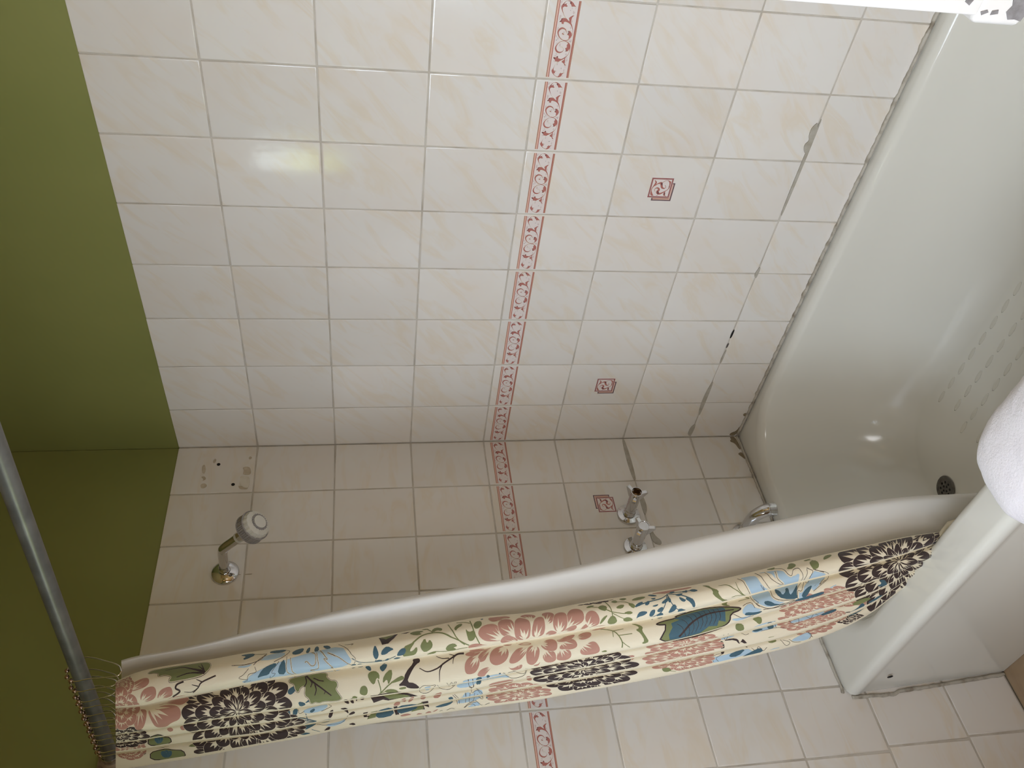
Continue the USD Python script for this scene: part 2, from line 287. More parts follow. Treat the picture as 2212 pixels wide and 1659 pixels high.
def square_layers():
    """Small square ornament: frame, S-scroll and an offset second frame behind it; coordinates in units of the square's side."""
    sq = sbox(0, 0, 1, 1); inner = sbox(.07, .07, .93, .93)
    a = stroke([(.14, .12), (.22, .22), (.2, .34), (.12, .5), (.10, .66), (.16, .84), (.28, .93), (.42, .90), (.5, .78)], [.02, .07, .08, .03, .05, .10, .03, .02, .02], 7)
    b = stroke([(.2, .40), (.34, .28), (.46, .26), (.5, .34), (.56, .48), (.68, .52), (.72, .42), (.66, .36)], [.03, .05, .12, .10, .09, .04, .02, .02], 7)
    c = stroke([(.5, .26), (.62, .14), (.76, .12), (.88, .22), (.9, .38), (.86, .55), (.72, .68), (.52, .80), (.40, .72), (.44, .58), (.34, .50), (.24, .58), (.28, .68)], [.02, .02, .03, .09, .08, .03, .04, .09, .12, .09, .06, .02, .02], 7)
    d = stroke([(.74, .68), (.74, .80), (.78, .9), (.86, .90)], [.03, .09, .05, .02], 7)
    orn = unary_union([a, b, c, d]).intersection(inner.buffer(-.02))
    dk = unary_union([Polygon([(.44, .22), (.54, .26), (.56, .38), (.48, .34)]), Polygon([(.36, .64), (.46, .70), (.5, .8), (.42, .82)]), Polygon([(.8, .34), (.9, .42), (.84, .5)]), Polygon([(.72, .74), (.78, .72), (.78, .86), (.73, .84)])]).intersection(orn)
    back = affinity.translate(sbox(0, 0, .92, .92), .20, .24).difference(sq.buffer(.012))
    back_in = affinity.translate(sbox(.06, .06, .86, .86), .20, .24).difference(sq.buffer(.012))
    ln = affinity.translate(sbox(.03, .03, .82, .82), .20, .24).difference(affinity.translate(sbox(.0, .0, .765, .765), .20, .24)).difference(sq.buffer(.012))
    return [(back.difference(back_in), INK), (back_in.difference(ln), PEACH), (ln, BROWN), (sq.difference(inner), srgb(160, 106, 104)), (inner.difference(orn.buffer(.02)), FIELD), (orn.difference(dk), RED), (dk, DKRED)]
def triangulate(layers):
    V, F, C = [], [], []
    n = 0
    for g, col in layers:
        for q in getattr(g, 'geoms', [g]):
            if q.is_empty or q.geom_type != 'Polygon' or q.area < 1e-6: continue
            v, f = trimesh.creation.triangulate_polygon(q, engine='earcut')
            V.append(v); F.append(f + n); C.append(np.tile(col, (len(v), 1))); n += len(v)
    return np.vstack(V), np.vstack(F), np.vstack(C)
STRIP, SQUARE = triangulate(strip_layers()), triangulate(square_layers())
def print_on(parent, tri, fn, face, name):
    v, f, c = tri; P = fn(v)
    t = trimesh.Trimesh(P, f, process=False)
    fl = t.face_normals @ np.array(face) < 0
    f = f.copy(); f[fl] = f[fl][:, ::-1]
    return obj(name, trimesh.Trimesh(P, f, process=False), VCOL, parent, colors=c)

SQ_SIDE = 0.048
def lay_wall(wall, plane, cols, rows_fn, gap, sq_cols, flip, jitter=None):
    for r in range(len(ZROW) - 1):
        cc = cols(r)
        for k in range(len(cc) - 1):
            a1, a0 = cc[k], cc[k + 1]; z1, z0 = ZROW[r], ZROW[r + 1]
            if not rows_fn(a0, a1, z0, z1): continue
            g = gap(r)
            tl = RNG.normal(0, 0.0028, 2)
            q = (a0 + g / 2, a1 - g / 2, z0 + g / 2, z1 - (g / 2 if r else 0))
            t = obj('tile', tile_mesh(*q, plane, tl), TILE, wall, smooth=60)
            ca, cz = (q[0] + q[1]) / 2, (q[2] + q[3]) / 2
            def on(a, z, q=q, tl=tl, ca=ca, cz=cz):
                d = tl[0] * (a - ca) + tl[1] * (z - cz) - 0.00012
                return np.c_[d, a, z] if plane == 'x' else np.c_[a, d, z]
            face = (-1, 0, 0) if plane == 'x' else (0, -1, 0)
            w = q[1] - q[0]
            if r == 4:
                def fs(v, q=q, w=w):
                    u = 0.022 + np.clip(v[:, 0], -.02, 1.02) * 0.956
                    a = q[0] + u * w if plane == 'x' else q[1] - u * w
                    return on(a, q[3] - 0.0165 - 0.0435 * v[:, 1])
                print_on(t, STRIP, fs, face, 'scroll_print')
            if r == 5 and k + 1 in sq_cols:
                s = -1 if flip else 1
                def fq(v, ca=ca, cz=cz, s=s):
                    da = (v[:, 1] - .5) * SQ_SIDE * s; dz = -(v[:, 0] - .5) * SQ_SIDE * s
                    return on(ca + (da if plane == 'x' else -da), cz + dz - 0.002)
                print_on(t, SQUARE, fq, face, 'square_print')

wall_right = xform('wall_right', kind='structure')        # long tiled wall beside the bath
obj('plaster', box((0.002, YN, ZT - 0.004), (0.12, 0.12, ZC)), GREEN, wall_right)
obj('grout', box((0.0012, YN, 0), (0.12, 0.12, ZT - 0.004)), GROUT, wall_right)
lay_wall(wall_right, 'x', lambda r: YCOL, lambda a0, a1, z0, z1: a0 > -1.9 and z0 > 0.3, lambda r: 0.0026, (2, 6), False)

wall_back = xform('wall_back', kind='structure')          # shower wall with the window
obj('plaster', join(box((WX1, 0.003, ZT - 0.004), (0.0, 0.12, ZC)), box((XL, 0.003, WZ1), (WX1, 0.12, ZC)), box((XL, 0.003, WZ0), (WX0, 0.12, WZ1)), box((WX1, 0.003, WZ1), (WX1 + .001, 0.12, ZT))), GREEN, wall_back)
obj('grout', join(box((WX1, 0.0012, 0), (0.0, 0.12, ZT - 0.004)), box((XL, 0.0012, 0), (WX1, 0.12, WZ0))), GROUT, wall_back)
def xcols(r):
    if r < 8: return XCOL
    return [XCOL[0]] + [x + 0.0105 + (0.006 if r > 8 else 0) for x in XCOL[1:-1]] + [XCOL[-1]]
lay_wall(wall_back, 'y', xcols, lambda a0, a1, z0, z1: (z0 > 0.3 or a0 < -0.70) and not (a0 < WX1 and z1 > WZ0 and a1 > WX0 - .2), lambda r: 0.003 if r < 7 else 0.0045, (2, 5), True)

# floor tiles
for i in range(8):
    for j in range(9):
        x1, y1 = -0.745 - 0.2 * i, -0.0 - 0.3 * j
        x0, y0 = max(x1 - 0.2, XL), max(y1 - 0.3, YN)
        if x1 - x0 < 0.03 or y1 - y0 < 0.03: continue
        obj('tile', tile_mesh(x0 + .002, x1 - .002, y0 + .002, y1 - .002, 'z'), FLOORTILE, floor, smooth=60)

# windows: frosted panes with the day outside (out of the picture, mirrored in the tiles)
FROST = usdkit.material(stage, '/World/Looks/lit_frosted_pane', {'g': ('geometry', {}), 's': ('separate_xyz', {}), 'mr': ('map_range', {'from_min': WZ0, 'from_max': WZ1, 'to_min': 0.0, 'to_max': 1.0}),
    'r': ('rgb_ramp', {'ramp': [(0.0, (0.10, 0.13, 0.03)), (0.25, (0.35, 0.45, 0.10)), (0.5, (0.8, 0.95, 0.45)), (0.68, (0.85, 1.0, 0.95)), (1.0, (0.80, 0.92, 1.0))]}), 'e': ('emission', {'strength': 15.0})},
    [('g.position', 's.vector'), ('s.z', 'mr.value'), ('mr.result', 'r.fac'), ('r.color', 'e.color')], surface='e.emission')
def window(name, frame_box, panes, sill, pm):
    w = xform(name, kind='structure')
    for lo, hi in frame_box: obj('window_frame', box(lo, hi), FRAMEWHITE, w)
    for lo, hi in panes: obj('pane', box(lo, hi), pm, w)
    obj('window_sill', box(*sill), FRAMEWHITE, w)
f = .035
window('window_1', [((XL - .1, W1Y0, W1Z0), (XL - .02, W1Y1, W1Z0 + f)), ((XL - .1, W1Y0, W1Z1 - f), (XL - .02, W1Y1, W1Z1)), ((XL - .1, W1Y0, W1Z0 + f), (XL - .02, W1Y0 + f, W1Z1 - f)), ((XL - .1, W1Y1 - f, W1Z0 + f), (XL - .02, W1Y1, W1Z1 - f))],
       [((XL - .07, W1Y0 + f, W1Z0 + f), (XL - .06, W1M - .02, W1Z1 - f)), ((XL - .07, W1M + .02, W1Z0 + f), (XL - .06, W1Y1 - f, W1Z1 - f))], ((XL - .1, W1Y0 - .03, W1Z0 - .03), (XL + .02, W1Y1 + .03, W1Z0)), FRAMEWHITE)
window('window_2', [((WX0, .02, WZ0), (WX1, .09, WZ0 + f)), ((WX0, .02, WZ1 - f), (WX1, .09, WZ1)), ((WX0, .02, WZ0 + f), (WX0 + f, .09, WZ1 - f)), ((WX1 - f, .02, WZ0 + f), (WX1, .09, WZ1 - f))],
       [((WX0 + f, .05, WZ0 + f), (WX1 - f, .056, WZ1 - f))], ((WX0 - .03, -.02, WZ0 - .03), (WX1 + .03, .12, WZ0)), FROST)

# ------------------------------------------------------------------ bathtub
def rrect(x0, x1, y0, y1, r, n=10):
    P = []
    for cx, cy, a in ((x1 - r, y1 - r, 0), (x0 + r, y1 - r, 90), (x0 + r, y0 + r, 180), (x1 - r, y0 + r, 270)):
        for t in np.linspace(a, a + 90, n): P.append((cx + r * math.cos(math.radians(t)), cy + r * math.sin(math.radians(t))))
    # resample the straight sides too
    P = np.array(P); out = []
    for k in range(len(P)):
        p, q = P[k], P[(k + 1) % len(P)]
        if k % n == n - 1:
            for t in np.linspace(0, 1, 10)[:-1]: out.append(p + (q - p) * t)
        else: out.append(p)
    return np.array(out)
RIM = 0.42
rings = []
def ring(l, rt, f, nr, r, z): rings.append(np.c_[rrect(l, rt, nr, f, r), np.full(len(rrect(l, rt, nr, f, r)), z)])
ring(-.752, -.0006, -.0006, -1.615, .004, 0.001)
ring(-.756, -.0006, -.0006, -1.615, .004, 0.06); ring(-.770, -.0006, -.0006, -1.615, .004, 0.30)
ring(-.7745, -.0006, -.0006, -1.615, .006, 0.375); ring(-.780, -.0006, -.0006, -1.615, .006, 0.392); ring(-.7815, -.0006, -.0006, -1.615, .008, 0.402)
ring(-.779, -.0006, -.0006, -1.615, .01, 0.412); ring(-.772, -.0008, -.0008, -1.615, .012, 0.4185); ring(-.763, -.002, -.002, -1.612, .014, RIM)
ring(-.712, -.022, -.030, -1.56, .17, RIM - .001); ring(-.702, -.029, -.038, -1.55, .175, RIM - .003); ring(-.694, -.036, -.046, -1.545, .18, RIM - .010)
L0, L1 = np.array([-.690, -.040, -.050, -1.54, .182]), np.array([-.585, -.165, -.165, -1.22, .14])
ZL, ZF = RIM - .018, 0.055
for th in np.linspace(0, np.pi / 2, 15)[0:]:
    e = 0.62
    w = 1 - math.cos(th) ** (2 * e * 0.9); d = math.sin(th) ** (2 * e * 0.75)
    p = L0 + (L1 - L0) * w
    ring(p[0], p[1], p[2], p[3], p[4], ZL + (ZF - ZL) * d)
ring(-.50, -.25, -.27, -1.05, .08, ZF - .004); ring(-.42, -.33, -.35, -.9, .03, ZF - .006)
n = len(rings[0]); V = np.vstack(rings); F = []
for k in range(len(rings) - 1):
    for i in range(n):
        j = (i + 1) % n; a, b, c, d = k * n + i, k * n + j, (k + 1) * n + j, (k + 1) * n + i; F += [[a, b, c], [a, c, d]]
V = np.vstack([V, rings[-1].mean(0)]); l = (len(rings) - 1) * n
for i in range(n): F.append([l + i, l + (i + 1) % n, len(V) - 1])
bath = xform('bathtub', label='white enamelled bathtub with rounded rim along the tiled wall', cat='bathtub')
obj('basin', trimesh.Trimesh(V, np.array(F), process=False), ENAMEL, bath, smooth=55)
TUBV, TUBF = V, np.array(F)


# ------------------------------------------------------------------ shower curtain: cross-sections of a bunched cloth, measured at stations down its length
def ray_dir(px, py):
    d = RGT * (px - 1106) / 1799.66 - UPV * (py - 829.5) / 1799.66 + FWD
    return d
HV = np.array([0.4512, 0.8924, 0.0])
def at(px, py, D):
    """World point seen at a place of the photograph, at horizontal distance D from the eye along the curtain's direction."""
    d = ray_dir(px, py); return EYE + d * (D / (d @ HV))
STN = np.array([250, 300, 350, 450, 550, 650, 740, 900, 1030, 1150, 1260, 1400, 1500, 1600, 1700, 1800, 1880, 1950, 2030], float)
EDGE = {
 'E0': [1473, 1452, 1441, 1426, 1408, 1396, 1387, 1360, 1335, 1323, 1303, 1281, 1264, 1242, 1217, 1194, 1177, 1161, 1149],
 'c1': [1528, 1525, 1515, 1495, 1474, 1457, 1443, 1420, 1400, 1381, 1361, 1337, 1316, 1291, 1264, 1240, 1219, 1198, 1172],
 'c2': [1588, 1580, 1573, 1556, 1541, 1528, 1515, 1492, 1471, 1444, 1422, 1395, 1373, 1342, 1311, 1279, 1257, 1232, 1195],
 'c3': [1606, 1600, 1592, 1577, 1565, 1550, 1536, 1509, 1488, 1464, 1444, 1415, 1392, 1366, 1340, 1313, 1284, 1247, 1203],
 'c4': [1626, 1620, 1611, 1598, 1587, 1567, 1552, 1525, 1504, 1483, 1465, 1440, 1418, 1398, 1374, 1342, 1307, 1259, 1210],
 'E5': [1662, 1655, 1647, 1630, 1611, 1593, 1574, 1548, 1529, 1513, 1493, 1467, 1446, 1423, 1399, 1366, 1326, 1272, 1218],
 'L':  [1430, 1416, 1408, 1387, 1361, 1339, 1317, 1286, 1263, 1242, 1219, 1186, 1163, 1141, 1120, 1099, 1083, 1074, 1069],
 'D0': [1.55, 1.552, 1.556, 1.562, 1.566, 1.566, 1.564, 1.556, 1.546, 1.536, 1.524, 1.506, 1.494, 1.484, 1.476, 1.468, 1.463, 1.462, 1.478],
 'sp': [1.5, 1.48, 1.42, 1.35, 1.28, 1.22, 1.15, 1.1, 1.05, 1.0, .98, .96, .95, .92, .9, .88, .86, .84, .8]}
from scipy.interpolate import PchipInterpolator
EF = {k: PchipInterpolator(STN, v) for k, v in EDGE.items()}
def catmull_rows(C, n):
    """C: (rows, k, 3) control points -> (rows, m, 3)."""
    P = np.concatenate([2 * C[:, :1] - C[:, 1:2], C, 2 * C[:, -1:] - C[:, -2:-1]], 1); out = []
    for k in range(C.shape[1] - 1):
        p0, p1, p2, p3 = P[:, k], P[:, k + 1], P[:, k + 2], P[:, k + 3]
        for t in np.linspace(0, 1, n, endpoint=False):
            out.append(0.5 * (2 * p1 + (p2 - p0) * t + (2 * p0 - 5 * p1 + 4 * p2 - p3) * t * t + (3 * p1 - p0 - 3 * p2 + p3) * t ** 3))
    out.append(C[:, -1]); return np.stack(out, 1)
def curtain_grid(nrow=90, n=11):
    rows = np.linspace(250, 2030, nrow); C = []
    for px in rows:
        e = {k: float(f(px)) for k, f in EF.items()}; D, sp = e['D0'], e['sp']
        E0, c1, c2, c3, c4, E5 = (e[k] for k in ('E0', 'c1', 'c2', 'c3', 'c4', 'E5'))
        h = 14 * min(1, (E5 - E0) / 110)
        c = [(E0 + 1.2 * h, .06), (E0 + 2, .034), (E0 + .5, .018), (E0 + .30 * (c1 - E0), -.006), (E0 + .75 * (c1 - E0), -.010), (c1 - 1, .000), (c1 - .25 * h, .008), (c1 + .05 * h, .014),
             (c1 + .35 * (c2 - c1), .004), (c1 + .8 * (c2 - c1), .004), (c2, .016), (c2 - h, .034), (c2 - .75 * h, .050), (c2 + .35 * (c3 - c2), .047), (c3 - .5, .056), (c3 - h, .074), (c3 - .8 * h, .092),
             (c3 + .3 * (c4 - c3), .088), (c4 - .5, .098), (c4 - h, .116), (c4 - .8 * h, .132), (c4 + .3 * (E5 - c4), .126), (E5 - .5, .136), (E5 - 3, .152), (E5 - 1.4 * h, .168), (E5 - 1.6 * h, .19)]
        C.append([at(px, y, D + d * sp) for y, d in c])
    C = np.array(C); G = catmull_rows(C, n)
    # the cloth below the bath's rim hangs straight on
    ext = [G[-1] + np.array([0, 0, -1.0]) * q + np.array([.02 + .25 * q, .01, 0]) for q in (.04, .09, .15, .20)]
    return np.concatenate([G, np.array(ext)], 0)
G = curtain_grid()
# small irregular waviness of the cloth
_w = meshkit.fbm(np.stack([G[..., 0] * 9, G[..., 1] * 9, G[..., 2] * 3.5], -1), 3, 3) - .5
G = G + HV * (_w * 0.010)[..., None]
ARC_S = np.r_[0, np.cumsum(np.linalg.norm(np.diff(G, axis=1), axis=2).mean(0))]
ARC_T = np.r_[0, np.cumsum(np.linalg.norm(np.diff(G, axis=0), axis=2).mean(1))]
def grid_normals(G):
    ds, dt = np.gradient(G, axis=1), np.gradient(G, axis=0)
    N = np.cross(ds, dt); N /= np.linalg.norm(N, axis=2, keepdims=True) + 1e-12
    return N
GN = grid_normals(G)
if (GN[20, 40] @ HV) > 0: GN = -GN
def on_cloth(s, t, lift=0.0):
    j = np.clip(np.searchsorted(ARC_S, s, 'right') - 1, 0, len(ARC_S) - 2); i = np.clip(np.searchsorted(ARC_T, t, 'right') - 1, 0, len(ARC_T) - 2)
    a = ((s - ARC_S[j]) / (ARC_S[j + 1] - ARC_S[j]))[:, None]; b = ((t - ARC_T[i]) / (ARC_T[i + 1] - ARC_T[i]))[:, None]
    mixg = lambda X: (X[i, j] * (1 - a) + X[i, j + 1] * a) * (1 - b) + (X[i + 1, j] * (1 - a) + X[i + 1, j + 1] * a) * b
    nn = mixg(GN); nn /= np.linalg.norm(nn, axis=1, keepdims=True)
    return mixg(G) + nn * lift, nn
def sheet(G, flip=False):
    r, c = G.shape[:2]; I = np.arange(r * c).reshape(r, c)
    Q = np.stack([I[:-1, :-1], I[:-1, 1:], I[1:, 1:], I[1:, :-1]], -1).reshape(-1, 4)
    f = np.vstack([Q[:, [0, 1, 2]], Q[:, [0, 2, 3]]]); return trimesh.Trimesh(G.reshape(-1, 3), f[:, ::-1] if flip else f, process=False)
def cloth_look(name, base, trans, mixf, weave=900.0, rough=0.7, col=False):
    n = {'tc': ('geometry', {}), 'w': ('noise_texture', {'scale': weave, 'detail': 1.0}), 'b': ('bump', {'strength': 0.12, 'distance': 0.0006}),
         'p': ('principled_bsdf', {'base_color': base, 'roughness': rough, 'sheen_weight': 0.15}), 't': ('translucent_bsdf', {'color': trans}), 'm': ('mix_closure', {'fac': mixf})}
    l = [('tc.position', 'w.vector'), ('w.fac', 'b.height'), ('b.normal', 'p.normal'), ('p.BSDF', 'm.closure1'), ('t.BSDF', 'm.closure2')]
    if col:
        n['a'] = ('attribute', {'attribute': 'Col'}); l += [('a.color', 'p.base_color'), ('a.color', 't.color')]
    return usdkit.material(stage, f'/World/Looks/{name}', n, l, surface='m.closure')
CLOTH = cloth_look('curtain_cloth', srgb(238, 226, 200), srgb(238, 226, 200), 0.10)
INKS = cloth_look('curtain_print', (1, 1, 1), (1, 1, 1), 0.08, col=True)
LINERM = cloth_look('liner_plastic', (0.80, 0.775, 0.735), (0.72, 0.70, 0.66), 0.30, weave=300.0, rough=0.35)
curtain = xform('shower_curtain', label='cream shower curtain printed with pink, brown and blue flowers, bunched at the wall', cat='shower curtain')
obj('cloth', sheet(G), CLOTH, curtain, smooth=True)

# ------------------------------------------------------------------ the curtain's floral print: flat colour areas lying on the cloth.
# Motifs are drawn in cloth stations (along, across); each pleat carries its own part of the drawing.
PINK, BRN, TEAL, OLIVE, SKYB, INKD = srgb(188, 138, 120), srgb(60, 44, 42), srgb(66, 98, 112), srgb(126, 132, 84), srgb(176, 200, 216), srgb(72, 62, 58)
STATIONS = np.linspace(250, 2030, 90)
_X = np.linspace(250, 2030, 120)
def _pl(a, b, da=0.0, db=0.0): return Polygon(np.r_[np.c_[_X, EF[a](_X) + da], np.c_[_X, EF[b](_X) + db][::-1]]).buffer(0)
PLEATS = [(_pl('E0', 'c1', .5, -.3), 'E0', 'c1', (.0540, .0896, .1132)), (_pl('c1', 'c2', .3, -.3), 'c1', 'c2', (.1355, .1596, .1845)), (_pl('c2', 'c3', .3, -.3), 'c2', 'c3', (.2425, .2490, .2580)),
          (_pl('c3', 'c4', .3, -.3), 'c3', 'c4', (.3175, .3247, .3335)), (_pl('c4', 'E5', .3, -1.0), 'c4', 'E5', (.3935, .4013, .4125))]
PRINT, COVER = [], [Polygon()]
ONLY = [None]                                # pleats a motif is confined to
def put(g, col, cover=None):
    """Lays a shape on the cloth beneath everything laid before it; cover: what it hides of later shapes (itself unless given)."""
    g = g.buffer(0)
    if ONLY[0] is not None: g = g.intersection(ONLY[0]); cover = cover.intersection(ONLY[0]) if cover is not None else None
    v = g.difference(COVER[0])
    if not v.is_empty: PRINT.append((v, col))
    COVER[0] = COVER[0].union((cover if cover is not None else g).buffer(0.05))
def kc(n, pts):
    ox, oy, sc = {1: (240, 1400, 3.677), 2: (500, 1370, 3.807), 3: (760, 1330, 3.807), 4: (1000, 1290, 3.807), 5: (1260, 1240, 3.807), 6: (1480, 1190, 3.807), 7: (1760, 1130, 3.807)}[n]
    return np.array([(ox + x / sc, oy + y / sc) for x, y in pts])
def chaikin(P, n=2):
    P = np.array(P, float)
    for _ in range(n):
        Q = np.roll(P, -1, 0); P = np.stack([P * .75 + Q * .25, P * .25 + Q * .75], 1).reshape(-1, 2)
    return P
def blob(n, pts, col, sm=1): put(Polygon(chaikin(kc(n, pts), sm)) if sm else Polygon(kc(n, pts)), col)
def line(n, pts, w, col):
    P = kc(n, pts); m = len(P)
    ww = np.array(w, float) / 3.8 if np.ndim(w) else np.full(m, w / 3.8)
    if len(ww) == 2 and m != 2: ww = np.linspace(ww[0], ww[1], m)
    put(stroke(P, ww, 5), col)
_rp = np.random.default_rng(11)
def fingers(poly, base, k, lo=.5, hi=.86, w=.6):
    b = np.array(base, float); bd = np.array(poly.exterior.segmentize(1.0).coords)[:-1]; d = bd - b; L = np.linalg.norm(d, axis=1)
    c = np.array(poly.centroid.coords[0]) - b; c /= np.linalg.norm(c) + 1e-9
    ang = np.arctan2(c[0] * d[:, 1] - c[1] * d[:, 0], d @ c); far = L > 0.45 * L.max()
    if far.sum() < 4: return Polygon()
    a0, a1 = np.quantile(ang[far], .06), np.quantile(ang[far], .94); out = []
    for i in range(k):
        a = a0 + (a1 - a0) * (i + .5 + _rp.uniform(-.2, .2)) / k
        j = np.argmin(np.abs(ang - a) + (~far) * 9); tip = b + d[j] * _rp.uniform(lo, hi)
        wd = max(.5, L[j] * (a1 - a0) / k * w * .5); u = d[j] / L[j]; nn = np.array([-u[1], u[0]])
        m = b + d[j] * .34
        out.append(Polygon([b, m + nn * wd * .55, tip, m - nn * wd * .55])); out.append(Polygon([b - nn * wd * .3, b + nn * wd * .3, m + nn * wd * .4, m - nn * wd * .4]))
    return unary_union([o.buffer(0) for o in out])
def petal(poly, base, col, k=4, **kw):
    put(poly.difference(fingers(poly, base, k, **kw)), col, poly.buffer(.75))
def tear(c, ang, ln, wd, sq=1.0):
    t = np.array([(0, -.18), (.25, -.42), (.6, -.5), (.88, -.30), (1, 0), (.88, .30), (.6, .5), (.25, .42), (0, .18)]); x, y = t[:, 0] * ln, t[:, 1] * wd
    ca, sa = math.cos(ang), math.sin(ang)
    return Polygon(chaikin(np.c_[c[0] + x * ca - y * sa, c[1] + (x * sa + y * ca) * sq], 2))
def mum(cx, cy, R, col, sq=1.0, n0=17, rings=4, k=4, w=.72):
    for r in range(rings):                      # the innermost petals lie on top
        f0 = (0.02, .20, .42, .62)[r] if rings == 4 else (0.02, .28, .56)[r]; f1 = (.30, .52, .76, 1.0)[r] if rings == 4 else (.36, .68, 1.0)[r]
        n = max(5, int(n0 * (.36 + .64 * f1)))
        for i in range(n):
            a = 2 * math.pi * (i + .5 * (r % 2) + _rp.uniform(-.12, .12)) / n; l = R * (f1 - f0) * _rp.uniform(.92, 1.1)
            base = (cx + R * f0 * math.cos(a), cy + R * f0 * math.sin(a) * sq)
            p = tear(base, a, l, 2 * math.pi * R * (f0 * .35 + f1 * .65) / n * 1.12, sq)
            if p.intersects(CLIPALL): petal(p, base, col, k, w=w, lo=.55, hi=.93)
CLIPALL = unary_union([p[0] for p in PLEATS])
def veined(n, outer, col, veins, edge=True):
    P = Polygon(chaikin(kc(n, outer), 2)).buffer(0)
    for pts, w in veins: line(n, pts, w, BRN)
    put(P, col)
    if edge: put(P.buffer(2.1).difference(P.buffer(1.35)), INKD, P.buffer(2.1))

# --- upper end
line(1, [(740, 205), (640, 180), (560, 160), (430, 185)], (22, 5), BRN); line(1, [(745, 205), (690, 150)], (14, 6), BRN); line(1, [(740, 205), (715, 130)], (14, 6), BRN); line(1, [(740, 210), (620, 215), (520, 245)], (12, 4), BRN)
veined(1, [(290, 210), (330, 172), (450, 152), (600, 130), (770, 105), (795, 160), (745, 215), (640, 242), (520, 262), (450, 275), (490, 240), (420, 228), (370, 245), (385, 212), (330, 205)], OLIVE, [])
line(1, [(490, 392), (545, 340), (512, 318), (525, 288), (575, 268)], (15, 13), BRN); line(1, [(650, 360), (690, 310), (720, 270), (830, 220)], (7, 12), BRN); line(1, [(580, 345), (640, 350), (690, 312)], (4, 9), BRN); line(1, [(640, 290), (690, 300)], (4, 8), BRN); line(1, [(675, 250), (722, 268)], (4, 9), BRN)
for c, R in (((66, 486), 44), ((90, 300), 26)): mum(*kc(1, [c])[0], R, PINK, 1, 9, 3, 4)
for pts, b in (([(228, 405), (245, 340), (300, 308), (352, 308), (362, 370), (330, 415), (270, 432)], (235, 430)), ([(362, 405), (380, 340), (440, 308), (482, 308), (492, 380), (430, 402)], (370, 410)), ([(120, 330), (180, 290), (260, 252), (302, 258), (302, 300), (220, 332), (150, 350)], (130, 345)),
               ([(80, 500), (165, 488), (150, 560), (110, 645), (55, 645), (60, 560)], (120, 480)), ([(188, 500), (282, 478), (284, 560), (250, 645), (200, 655), (178, 580)], (230, 490)), ([(290, 500), (350, 468), (480, 448), (552, 480), (555, 560), (470, 592), (440, 632), (360, 635), (310, 560)], (300, 480)), ([(350, 450), (480, 398), (610, 378), (622, 410), (560, 462), (480, 442)], (360, 440))):
    petal(Polygon(chaikin(kc(1, pts), 2)).buffer(0), kc(1, [b])[0], PINK, 4)
blob(1, [(85, 240), (110, 215), (160, 205), (150, 235)], BRN)
ONLY[0] = unary_union([p[0] for p in PLEATS[1:]]); mum(512, 1537, 122, BRN, .96, 19, 4, 4, .8)
ONLY[0] = None; mum(262, 1592, 62, BRN, .42, 12, 3, 3)
mum(283, 1619, 34, PINK, .8, 8, 3, 3); mum(296, 1626, 20, BRN, .6, 7, 3, 3)
for pts in ([(440, 640), (480, 628), (500, 660), (460, 672)], [(545, 625), (580, 612), (600, 650), (560, 660)], [(670, 640), (700, 612), (715, 640), (680, 660)], [(770, 625), (800, 600), (815, 632), (780, 645)]): blob(1, pts, PINK)
for d in (((380, 735), 62, 40), ((440, 850), 95, 48)):
    c = kc(1, [d[0]])[0]; a, b = d[1] / 3.677, d[2] / 3.677
    for g in (-.55, 0, .55): put(tear((c[0], c[1] + b * .7), -math.pi / 2 + g, b * 1.5, a * .5), TEAL)
    q = Polygon(chaikin([(c[0] - a * 1.3, c[1] + b), (c[0] - a * 1.3, c[1] - b * .3), (c[0] - a * .5, c[1] - b * .8), (c[0], c[1] - b), (c[0] + a * .6, c[1] - b * .6), (c[0] + a * 1.4, c[1] - b * .5), (c[0] + a * 1.6, c[1] + b * .6), (c[0], c[1] + b * 1.1)], 1))
    put(q, OLIVE); put(q.buffer(2.2), BRN)
blob(1, [(610, 790), (640, 755), (700, 735), (740, 760), (735, 785)], OLIVE)
mum(585, 1572, 80, BRN, .45, 16, 3, 3); mum(500, 1622, 80, BRN, .45, 15, 3, 3)

